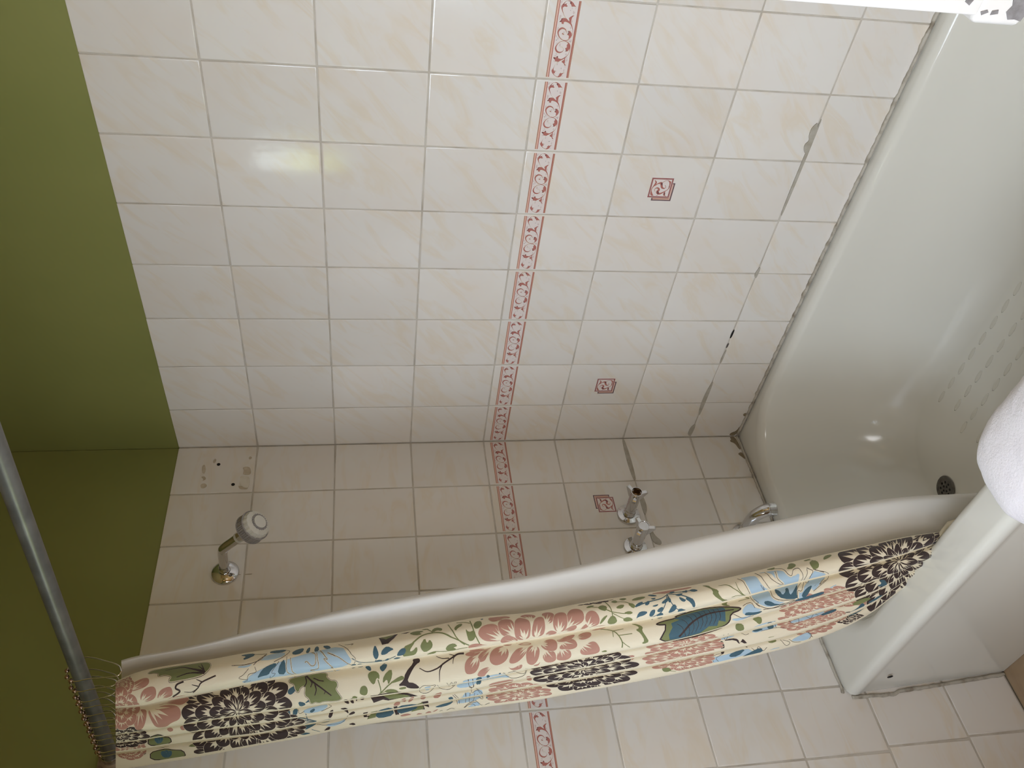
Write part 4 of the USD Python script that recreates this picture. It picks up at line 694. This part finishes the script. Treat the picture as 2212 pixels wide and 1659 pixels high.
pr.CreateNormalsAttr(Vt.Vec3fArray.FromNumpy(_N.astype(np.float32))); pr.SetNormalsInterpolation('vertex')
UsdGeom.PrimvarsAPI(pr).CreatePrimvar('Col', Sdf.ValueTypeNames.Color3fArray, 'vertex').Set(Vt.Vec3fArray.FromNumpy(_C.astype(np.float32)))

# plain liner beside the printed cloth
def liner_grid(nrow=80):
    rows = np.linspace(262, 2032, nrow); C = []
    for k, px in enumerate(rows):
        e = {q: float(f(px)) for q, f in EF.items()}; D, E0, L = e['D0'], e['E0'], e['L']; w = E0 - L
        c = [(L + 3, .062), (L, .046), (L + .12 * w, .036), (L + .45 * w, .044), (L + .75 * w, .058), (E0 + 4, .066), (E0 + 16, .085), (E0 + 34, .080), (E0 + 50, .10)]
        C.append([at(px, y, D + d) for y, d in c])
    Gl = catmull_rows(np.array(C), 7)
    ext = [Gl[-1] + np.array([0.02, 0.01, -1.0]) * q for q in (.05, .10, .16)]
    return np.concatenate([Gl, np.array(ext)], 0)
liner = obj('shower_liner', sheet(liner_grid()), LINERM, smooth=True, label='plain translucent white liner hanging inside the bath beside the printed curtain', cat='shower liner')

# ------------------------------------------------------------------ curtain rod and rings
R0, R1 = np.array([-.7865, -.004, 1.9795]), np.array([-.7865 + .0435 * 1.87, -.004 - .865 * 1.87, 1.9795 - .0395 * 1.87])
def rod_at(y): return R0 + (R1 - R0) * ((y - R0[1]) / (R1[1] - R0[1]))
rod = xform('curtain_rod', label='dull grey metal curtain rod running above the bath', cat='curtain rod')
ra = (R1 - R0) / np.linalg.norm(R1 - R0)
obj('pole', lathe([(0, 0), (.0125, 0), (.013, .003), (.013, np.linalg.norm(R1 - R0))], R0, ra, 40), RODMETAL, rod, smooth=40)
obj('end_collar', lathe([(.0132, .006), (.0165, .006), (.0172, .009), (.0172, .022), (.0165, .025), (.0132, .025)], R0, ra, 40), CHROME, rod, smooth=40)
obj('wall_socket', join(box((-.822, -.006, 1.952), (-.772, -.0002, 2.004)), lathe([(.022, -.002), (.022, .006), (.015, .010), (.0131, .010)], R0, ra, 24)), SOCKET, rod, smooth=30)
hem = G[0]
nring = 12
for k in range(nring):
    y = -.345 + .285 * (k / (nring - 1)) ** 0.85
    c = rod_at(y); j = int(np.argmin(np.abs(hem[:, 1] - y) + 0.3 * np.abs(hem[:, 0] + .79)))
    hx = np.clip(hem[j, 0], c[0] - .012, c[0] + .030); bot = hem[j, 2] - .006
    yaw = 0.35 * math.sin(k * 2.4)
    ORD = 'nearest second third fourth fifth sixth seventh eighth ninth tenth eleventh farthest'.split()
    wh = ORD[nring - 1 - k]
    r = xform('curtain_ring', label=('thin wire curtain ring with roller beads, ' + (f'the {wh} one from the wall socket' if wh not in ('nearest', 'farthest') else ('nearest the wall socket' if wh == 'nearest' else 'farthest out along the rod'))), cat='curtain ring', group='wire rings holding the bunched shower curtain')
    top = c[2] + .0185
    def W(x, z, dy=0): return (c[0] + x, c[1] + dy + x * yaw * .6 + (z - c[2]) * .10, z)
    loop = bez([W(hx - c[0], bot), W(-.013 + (hx - c[0]) * .5, bot + .008), W(-.0185, c[2] - .018), W(-.0205, c[2]), W(-.015, c[2] + .015), W(0, top), W(.015, c[2] + .015), W(.0205, c[2]), W(.019, c[2] - .018), W(.010 + (hx - c[0]) * .7, bot + .010), W(hx - c[0], bot)], 6)
    obj('wire', tube(loop, .0011, 8), WIRE, r, smooth=60)
    for q, (bx, bz) in enumerate(((-.0185, c[2] + .009), (-.0112, c[2] + .0165), (0, c[2] + .0190), (.0112, c[2] + .0165))):
        b = trimesh.creation.icosphere(2, .0038); b.apply_translation(W(bx, bz)); obj('bead', b, BEAD, r, smooth=True)

# ------------------------------------------------------------------ shower head
sh = xform('shower_rose', label='white and grey shower head on a bent chrome arm', cat='shower head')
SX = -.381
obj('flange', lathe([(.031, .0004), (.031, .003), (.029, .006), (.022, .010), (.0145, .0125), (.0125, .0125)], (SX, 0, 1.812), (0, -1, 0), 56), CHROME, sh, smooth=45)
obj('collar', lathe([(.0122, .010), (.0122, .026), (.0108, .028)], (SX, 0, 1.812), (0, -1, 0), 12), CHROME, sh, smooth=20)
AX = np.array([0, -.072, -.064]); AX /= np.linalg.norm(AX)
bend = np.array([SX, -.098, 1.806])
tip = bend + AX * .062
arm_pts = np.vstack([np.linspace((SX, -.004, 1.812), (SX, -.078, 1.8085), 6), bez([(SX, -.085, 1.8075), (SX, -.097, 1.8055), (SX, -.106, 1.7995), (SX, -.115, 1.7915)], 5), np.linspace(bend + AX * .034, tip, 4)])
obj('arm', tube(arm_pts, .0108, 28), CHROME, sh, smooth=60)
obj('seal_ring', lathe([(.0108, 0), (.0122, 0), (.0122, .005), (.0108, .005)], tip - AX * .006, AX, 32), HEADWHITE, sh, smooth=40)
obj('ball_nut', lathe([(.0112, 0), (.0126, .001), (.0126, .014), (.010, .016), (.007, .017)], tip, AX, 8), CHROME, sh, smooth=20)
HX = AX
h0 = tip + AX * .014
obj('neck', lathe([(.008, 0), (.0135, .002), (.0150, .008), (.0215, .021), (.0225, .024), (.0, .024)], h0, HX, 40), HEADWHITE, sh, smooth=40)
def ridged(r0, amp, zs, k, origin, axis, n):
    F = frame_from(axis); a = np.linspace(0, 2 * np.pi, n, endpoint=False); V = []
    for (sc, z) in zs:
        r = (r0 + amp * np.sign(np.sin(a * k))) * sc
        V.append(np.array(origin) + np.outer(np.cos(a) * r, F[0]) + np.outer(np.sin(a) * r, F[1]) + z * F[2])
    V = np.vstack(V); Fa = []
    for q in range(len(zs) - 1):
        for i in range(n):
            j = (i + 1) % n; A, B, C_, D_ = q * n + i, q * n + j, (q + 1) * n + j, (q + 1) * n + i; Fa += [[A, B, C_], [A, C_, D_]]
    return trimesh.Trimesh(V, np.array(Fa), process=False)
obj('grip_ring', join(ridged(.0335, .0006, [(.6, .020), (.99, .0205), (1, .022), (1, .040), (.99, .0415), (.9, .042)], 44, h0, HX, 176), lathe([(.0345, .0395), (.0348, .0405), (.0348, .042), (.033, .0425)], h0, HX, 64), lathe([(.034, .0200), (.0348, .0205), (.0348, .022), (.034, .0225)], h0, HX, 64)), HEADGREY, sh, smooth=25)
obj('spray_face', ridged(.0318, .0005, [(1.0, .041), (.99, .046), (.90, .052), (.62, .0565), (.58, .0565)], 16, h0, HX, 128), HEADWHITE, sh, smooth=30)
obj('spray_teeth', ridged(.0185, .0010, [(1.0, .050), (1.0, .0585), (.86, .0585), (.84, .055)], 22, h0, HX, 132), HEADGREY, sh, smooth=20)
obj('spray_dial', lathe([(.0150, .054), (.0150, .0595), (.014, .0605), (0, .0608)], h0, HX, 40), HEADWHITE, sh, smooth=30)

# ------------------------------------------------------------------ taps and spout
def tap(x, z, capped, label, ln, rot):
    t = xform('bath_tap', label=label, cat='tap', group=None)
    o = (x, 0, z); ax = (0, -1, 0)
    obj('flange', lathe([(.0305, .0004), (.0305, .0035), (.029, .006), (.020, .0085), (.0165, .009)], o, ax, 56), CHROME, t, smooth=40)
    obj('stem', lathe([(.0135, .006), (.0150, .009), (.0165, .011), (.0165, .016), (.0150, .0175), (.0145, .024), (.0128, .026)], o, ax, 40), CHROME, t, smooth=40)
    if capped: prof = [(.0128, .024), (.0138, .028), (.0146, ln - .004), (.0142, ln), (.0128, ln), (.0120, ln - .0012), (0, ln - .0010)]
    else: prof = [(.0128, .024), (.0138, .028), (.0146, ln - .002), (.0142, ln), (.0128, ln), (.0124, ln - .002), (.0120, ln - .020)]
    obj('handle', lathe(prof, o, ax, 48), CHROME, t, smooth=40)
    if not capped: obj('handle_socket', join(lathe([(.0121, ln - .004), (.0119, ln - .021), (.004, ln - .022), (0, ln - .022)], o, ax, 32), lathe([(.0045, ln - .022), (.0045, ln - .014), (0, ln - .014)], o, ax, 12)), BRASSY, t, smooth=30)
    for k in range(3):
        a = math.radians(rot + 120 * k); u = np.array([math.cos(a), 0, math.sin(a)]); v = np.array([-math.sin(a), 0, math.cos(a)])
        pts = [(.011, ln - .036), (.0165, ln - .030), (.026, ln - .014), (.0300, ln - .008), (.0300, ln - .005), (.027, ln - .0035), (.011, ln - .006)]
        P = [np.array(o) + u * r + np.array(ax) * hh for r, hh in pts]
        hull = trimesh.convex.convex_hull(np.vstack([np.array(P) + v * .0042, np.array(P) - v * .0042, np.array(P) * 0 + np.mean(P, 0)]))
        obj('wing', hull, CHROME, t, smooth=30)
    return t
tap(-.2625, .8155, False, 'chrome bath tap with an open hollow end, nearer the corner', .101, 35)
tap(-.3625, .8205, True, 'chrome bath tap with a closed flat end, partly behind the liner', .098, 20)
sp = xform('bath_spout', label='chrome bath spout tip showing past the liner edge', cat='spout')
SPX, SPZ = -.335, .520
spine = bez([(SPX, -.001, SPZ), (SPX, -.045, SPZ), (SPX, -.078, SPZ - .006), (SPX, -.100, SPZ - .024), (SPX, -.106, SPZ - .046)], 8)
obj('flange', lathe([(.028, .0004), (.028, .003), (.022, .007), (.017, .008)], (SPX, 0, SPZ), (0, -1, 0), 48), CHROME, sp, smooth=40)
obj('body', tube(spine, np.linspace(.0155, .0165, len(spine)), 32), CHROME, sp, smooth=60)
obj('nozzle', lathe([(.0160, -.012), (.0178, -.011), (.0182, .004), (.0175, .006), (.0145, .006), (.014, -.004), (0, -.004)], spine[-1], spine[-1] - spine[-3], 40), CHROME, sp, smooth=40)


# ------------------------------------------------------------------ bath details: drain, anti-slip tread, chip, sealant
TUBMESH = trimesh.Trimesh(TUBV, TUBF, process=False)
def on_tub(x, y):
    loc, _, _ = TUBMESH.ray.intersects_location(np.array([[x, y, 1.0]]), np.array([[0, 0, -1.0]])); return loc[:, 2].max()
dx, dy = -.363, -.207; dz = on_tub(dx, dy) + .0012
holes = unary_union([Point(.0165 * math.cos(a), .0165 * math.sin(a)).buffer(.0032, 6) for a in np.linspace(0, 2 * np.pi, 9)[:-1]] + [Point(.0075 * math.cos(a), .0075 * math.sin(a)).buffer(.003, 6) for a in np.linspace(0, 2 * np.pi, 5)[:-1]])
dr = xform('bath_drain', label='dark grey perforated drain in the bath floor', cat='drain')
obj('collar', lathe([(.0235, .0006), (.026, .0022), (.0315, .0020), (.033, .0004)], (dx, dy, dz), (0, 0, 1), 48), DRAINM, dr, smooth=40)
g = trimesh.creation.extrude_polygon(Point(0, 0).buffer(.0238, 24).difference(holes), .0008, engine='earcut'); g.apply_translation((dx, dy, dz + .0002)); obj('grate', g, DRAINM, dr)
h_ = trimesh.creation.cylinder(radius=.0232, height=.0002, sections=32); h_.apply_translation((dx, dy, dz + .0001)); obj('opening', h_, BLACK, dr)
TREAD = look('anti_slip', (0.69, 0.665, 0.59), 0.4)
tr = []
for i in range(7):
    for j in range(17):
        x, y = -.50 + .052 * i, -.36 - .05 * j - .025 * (i % 2)
        if abs(x + .345) > .19: continue
        e = trimesh.creation.icosphere(1, 1.0); e.apply_scale((.006, .019, .0007)); e.apply_transform(trimesh.transformations.rotation_matrix(.12, [0, 0, 1])); e.apply_translation((x, y, on_tub(x, y))); obj('anti_slip_bump', e, TREAD, bath, smooth=True)
def flat_on(plane, val, pts, th, name, mat, parent, **kw):
    """A thin irregular patch on a wall: pts in the wall's (across, height)."""
    pg = Polygon(chaikin(pts, 2)).buffer(0)
    m = trimesh.creation.extrude_polygon(pg, th, engine='earcut'); v = m.vertices.copy()
    m.vertices = np.c_[np.full(len(v), val) - v[:, 2], v[:, 0], v[:, 1]] if plane == 'x' else np.c_[v[:, 0], np.full(len(v), val) - v[:, 2], v[:, 1]]
    m.fix_normals(); return obj(name, m, mat, parent, **kw)
def wob(path, r, seed, amp=.35, n=6):
    P = np.array(path, float); k = np.arange(len(P)); f = meshkit.fbm(np.c_[k * .45, k * 0 + seed, k * 0], 3, seed); q = meshkit.fbm(np.c_[k * .45, k * 0 + seed + 9, k * 0 + 4], 3, seed + 3)
    P = P + np.c_[q - .5, f - .5, f - q] * r * .7
    return tube(P, r * (1 + amp * 2 * (f - .5)), n)
bead = [wob([(-.0015, y, RIM + .0055) for y in np.linspace(-.002, -1.60, 260)], .0040, 3, .30), wob([(x, -.0015, RIM + .0055) for x in np.linspace(-.002, -.772, 130)], .0036, 5, .3),
        wob([(-.7835, -.001, z) for z in np.linspace(RIM - .012, .30, 22)] + [(-.7800 + .022 * (1 - (z / .3)), -.0015, z) for z in np.linspace(.29, .004, 50)], .0045, 8, .3)]
obj('sealant', join(*bead), SEALANT, bath, smooth=True)
flat_on('x', -.7790, [(-.095, .352), (-.088, .360), (-.081, .356), (-.083, .347), (-.090, .345)], .0004, 'enamel_chip', BLACK, bath)

# worn grout on the two tiled walls
GREYG = noisy('grout_patch', (0.46, 0.43, 0.37), (0.36, 0.32, 0.25), 40.0, 0.8)
z7 = ZROW[7]; z6 = ZROW[6]
for pts in ([(-.62, z7 - .003), (-.60, z7 + .006), (-.585, z7 + .004), (-.58, z7 - .003)], [(-1.02, z7 - .003), (-.95, z7 + .003), (-.87, z7 + .004), (-.76, z7 + .003), (-.76, z7 - .003)], [(-.99, z7), (-.975, z7 + .013), (-.955, z7 + .012), (-.945, z7 + .006), (-.935, z7 + .014), (-.92, z7 + .009), (-.91, z7 - .001)], [(-.245, z7 - .004), (-.20, z7 + .007), (-.14, z7 + .008), (-.10, z7 + .003), (-.09, z7 - .004)], [(-.06, z7 - .004), (-.048, z7 + .009), (-.02, z7 + .011), (-.006, z7 + .006), (-.006, z7 - .003)], [(-.36, z7 - .003), (-.31, z7 + .004), (-.29, z7 - .003)]):
    flat_on('x', -.0001, pts, .0006 + .0012 * abs(pts[0][0]), 'grout_smear', GREYG, wall_right)
for pts in ([(-.001, z6 + .004), (-.05, z6 + .007), (-.10, z6 + .008), (-.15, z6 + .004), (-.15, z6 - .004), (-.07, z6 - .006), (-.001, z6 - .003)], [(-.29, z6 - .003), (-.33, z6 - .010), (-.345, z6 - .024), (-.36, z6 - .020), (-.35, z6 + .003)], [(-.18, z6 - .004), (-.22, z6 - .012), (-.25, z6 - .010), (-.27, z6 + .003), (-.2, z6 + .003)]):
    flat_on('y', -.0001, pts, .0009, 'grout_smear', GREYG, wall_back)
for k, pts in enumerate(([(-.42, z7 - .002), (-.41, z7 + .0035), (-.385, z7 + .003), (-.39, z7 - .002)], [(-.372, z7 - .002), (-.366, z7 + .003), (-.352, z7 + .003), (-.355, z7 - .002)])):
    flat_on('x', -.0009, pts, .0005, 'grout_gap', BLACK if k == 0 else RUST, wall_right)
STAIN = noisy('mould_stain', (0.22, 0.17, 0.10), (0.30, 0.24, 0.16), 60.0, 0.8)
for pts in ([(-.002, .432), (-.004, .450), (-.012, .446), (-.02, .455), (-.028, .440), (-.05, .436), (-.052, .428)], [(-.060, .428), (-.066, .446), (-.078, .436), (-.09, .428)]): flat_on('y', -.0003, pts, .0006, 'mould_spot', STAIN, wall_back)
for pts in ([(-.002, .430), (-.004, .452), (-.016, .448), (-.022, .434), (-.05, .430)], [(-.085, .428), (-.09, .437), (-.098, .436), (-.1, .428)]): flat_on('x', -.0003, pts, .0006, 'mould_spot', STAIN, wall_right)

# tile that once carried a fitting: two drill holes and dried glue
for x, z in ((-.059, 1.862), (-.125, 1.820)):
    flat_on('y', -.0003, [(x + .0046 * math.cos(a), z + .0046 * math.sin(a)) for a in np.linspace(0, 2 * np.pi, 10)[:-1]], .0004, 'drill_hole', BLACK, wall_back)
GLUE = noisy('dried_glue', (0.74, 0.70, 0.62), (0.60, 0.53, 0.42), 30.0, 0.55); GLUED = noisy('dried_glue_edge', (0.50, 0.42, 0.31), (0.62, 0.54, 0.43), 70.0, 0.7)
for pts in ([(-.098, 1.806), (-.100, 1.780), (-.135, 1.779), (-.138, 1.790), (-.125, 1.806), (-.112, 1.803)],): flat_on('y', -.0004, pts, .0006, 'glue_patch', GLUE, wall_back)
for pts in ([(-.070, 1.803), (-.068, 1.784), (-.090, 1.778), (-.096, 1.784), (-.094, 1.800), (-.082, 1.797)], [(-.128, 1.808), (-.140, 1.803), (-.142, 1.785), (-.136, 1.782), (-.133, 1.795)], [(-.058, 1.895), (-.062, 1.902), (-.082, 1.900), (-.09, 1.893), (-.076, 1.891)], [(-.095, 1.892), (-.099, 1.901), (-.104, 1.893), (-.112, 1.896), (-.106, 1.886)], [(-.118, 1.890), (-.122, 1.899), (-.136, 1.895), (-.132, 1.884), (-.124, 1.882)], [(-.038, 1.873), (-.052, 1.878), (-.056, 1.872), (-.044, 1.868)], [(-.034, 1.785), (-.040, 1.780), (-.046, 1.786), (-.040, 1.790)]): flat_on('y', -.0003, pts, .0004, 'glue_patch', GLUED, wall_back)
CRACK = look('hairline_crack', (0.40, 0.34, 0.26), 0.8)
for z in (1.790, 1.762): flat_on('y', -.0003, [(-.383, z + .0004), (-.454, z + .0012), (-.454, z), (-.383, z - .0006)] if False else [(-.366 - .02, 1.752 + (z - 1.762) * .9), (-.366 - .02, 1.768 + (z - 1.762) * .9), (-.3875, 1.768 + (z - 1.762) * .9), (-.3875, 1.752 + (z - 1.762) * .9)], .0003, 'tile_crack', CRACK, wall_back)

# ------------------------------------------------------------------ washstand to the left, under the small window
VWOOD = noisy('washstand_wood', (0.30, 0.19, 0.10), (0.24, 0.14, 0.07), 12.0, 0.4)
vs = xform('washstand', label='brown wooden washstand with a white basin top, left of the shower curtain', cat='washstand')
VX0, VX1, VY0, VY1, VZ = XL + .004, -1.48, -.72, -.004, .84
obj('carcass', join(box((VX0, VY0, .08), (VX1 - .02, VY1, VZ - .04)), box((VX0, VY0 + .03, .0), (VX1 - .06, VY1, .08))), VWOOD, vs)
for q in range(2):
    y0 = VY0 + .012 + q * .352; obj('door', rbox((VX1 - .02, y0, .10), (VX1, y0 + .345, VZ - .06), .004), VWOOD, vs, smooth=40)
    k_ = trimesh.creation.icosphere(2, .012); k_.apply_translation((VX1 + .012, VY0 + (.32 if q == 0 else .40), .62)); obj('knob', k_, CHROME, vs, smooth=True)
obj('basin_top', rbox((VX0, VY0 - .01, VZ - .04), (VX1 + .015, VY1, VZ), .012), ENAMEL, vs, smooth=40)

# ------------------------------------------------------------------ towel over the rim
TERRY = usdkit.material(stage, '/World/Looks/terry', {'g': ('geometry', {}), 'n': ('noise_texture', {'scale': 260.0, 'detail': 3.0}), 'n2': ('noise_texture', {'scale': 30.0, 'detail': 3.0}), 'r': ('rgb_ramp', {'ramp': [(0, (0.86, 0.83, 0.86)), (.5, (0.84, 0.80, 0.84)), (1, (0.78, 0.74, 0.79))]}),
    'b': ('bump', {'strength': 0.5, 'distance': 0.0025}), 'p': ('principled_bsdf', {'roughness': 0.95, 'sheen_weight': 0.5, 'sheen_roughness': 0.6})},
    [('g.position', 'n.vector'), ('g.position', 'n2.vector'), ('n2.fac', 'r.fac'), ('r.color', 'p.base_color'), ('n.fac', 'b.height'), ('b.normal', 'p.normal')], surface='p.BSDF')
inner = bez([(-.800, .225), (-.797, .33), (-.796, .405), (-.782, .430), (-.735, .4275), (-.690, .4225), (-.668, .385), (-.650, .29)], 7)
outer = bez([(-.838, .220), (-.850, .33), (-.843, .415), (-.805, .462), (-.740, .476), (-.672, .466), (-.626, .405), (-.606, .285)], 7)
ys = np.r_[-.720 - .055 * (1 - np.cos(np.linspace(0, np.pi / 2, 14))), np.linspace(-.795, -1.28, 60)]
rowsT = []
for k, y in enumerate(ys):
    f_ = math.sin(np.linspace(0, np.pi / 2, 14)[k]) if k < 14 else 1.0
    mid = (inner + outer) / 2; th = np.linspace(-1, 1, len(inner))
    o_ = mid + (outer - mid) * max(f_, .05); i_ = mid + (inner - mid) * max(f_, .05)
    bow = .055 * th ** 2 + .02 * np.maximum(th, 0) ** 2                       # the hanging ends sit farther back than the fold on the rim
    fade = np.clip(1 - (k - 14) / 40, 0, 1) if k > 14 else 1.0
    loop = np.vstack([o_, i_[::-1]]); yy = y - np.r_[bow, bow[::-1]] * fade
    rowsT.append(np.c_[loop[:, 0], yy, loop[:, 1]])
T_ = np.array(rowsT); T_ = np.concatenate([T_, T_[:, :1]], 1)
nz = (meshkit.fbm(T_ * 26, 3, 5) - .5) * .010 + (meshkit.fbm(T_ * 240, 2, 8) - .5) * .0030
cen = T_.mean(1, keepdims=True); dirn = T_ - ((T_ - T_) + np.concatenate([(inner + outer) / 2, ((inner + outer) / 2)[::-1], ((inner + outer) / 2)[:1]])[None, :, [0, 0, 1]] * [1, 0, 1] + T_ * [0, 1, 0])
dirn /= np.linalg.norm(dirn, axis=2, keepdims=True) + 1e-9
half = len(outer); msk = np.r_[np.ones(half), np.zeros(len(inner)), 1.0][None, :, None]
T_ = T_ + dirn * nz[..., None] * msk; T_[:, -1] = T_[:, 0]
tw = sheet(T_); c0 = T_[0].mean(0); c1 = T_[-1].mean(0); nv = len(tw.vertices); cN = T_.shape[1]; V2 = np.vstack([tw.vertices, c0, c1]); F2 = list(tw.faces)
for i in range(cN - 1): F2 += [[nv, i + 1, i], [nv + 1, (len(T_) - 1) * cN + i, (len(T_) - 1) * cN + i + 1]]
obj('towel', trimesh.Trimesh(V2, np.array(F2), process=False), TERRY, smooth=60, label='fluffy white towel draped over the rim of the bathtub', cat='towel')

# ------------------------------------------------------------------ white painted cabinet on the end wall
cab = xform('wall_cabinet', label='white painted cabinet with chipped paint at its lower corner', cat='cabinet')
CX, CY, CZ = -.50, -1.3955, .731
obj('body', rbox((CX, -1.6195, CZ), (-.17, CY, 1.52), .003), WOOD, cab, smooth=40)
obj('corner_foot', rbox((CX - .001, CY - .10, CZ - .066), (CX + .055, CY + .0105, CZ + .004), .0085), WOOD, cab, smooth=40)
def chip(pts, mat, dx=0.0014):
    m = trimesh.creation.extrude_polygon(Polygon(pts).buffer(0), .0006, engine='earcut'); v = m.vertices.copy(); m.vertices = np.c_[np.full(len(v), CX - dx) - v[:, 2], v[:, 0], v[:, 1]]; m.fix_normals(); obj('paint_chip', m, mat, cab)
CHG = noisy('grey_undercoat', (0.30, 0.29, 0.30), (0.20, 0.19, 0.19), 90.0, 0.7)
chip([(CY + .001, CZ - .043), (CY + .000, CZ - .052), (CY + .002, CZ - .062), (CY - .006, CZ - .064), (CY - .012, CZ - .070 + .008), (CY - .020, CZ - .060), (CY - .030, CZ - .058), (CY - .034, CZ - .050), (CY - .024, CZ - .046), (CY - .032, CZ - .040), (CY - .028, CZ - .034), (CY - .016, CZ - .040), (CY - .008, CZ - .036)], CHG)
chip([(CY - .028, CZ - .066 + .004), (CY - .036, CZ - .062), (CY - .050, CZ - .060), (CY - .055, CZ - .040), (CY - .046, CZ - .028), (CY - .034, CZ - .030), (CY - .038, CZ - .044), (CY - .030, CZ - .052)], RUST)
chip([(CY - .002, CZ - .004), (CY - .006, CZ - .012), (CY - .009, CZ - .009), (CY - .006, CZ - .001)], CHG)
chip([(CY - .003, CZ - .016), (CY - .005, CZ - .026), (CY - .010, CZ - .024), (CY - .008, CZ - .016)], CHG)
chip([(CY - .012, CZ + .018), (CY - .016, CZ + .026), (CY - .030, CZ + .022), (CY - .036, CZ + .026), (CY - .034, CZ + .017), (CY - .022, CZ + .014)], CHG, .0004)
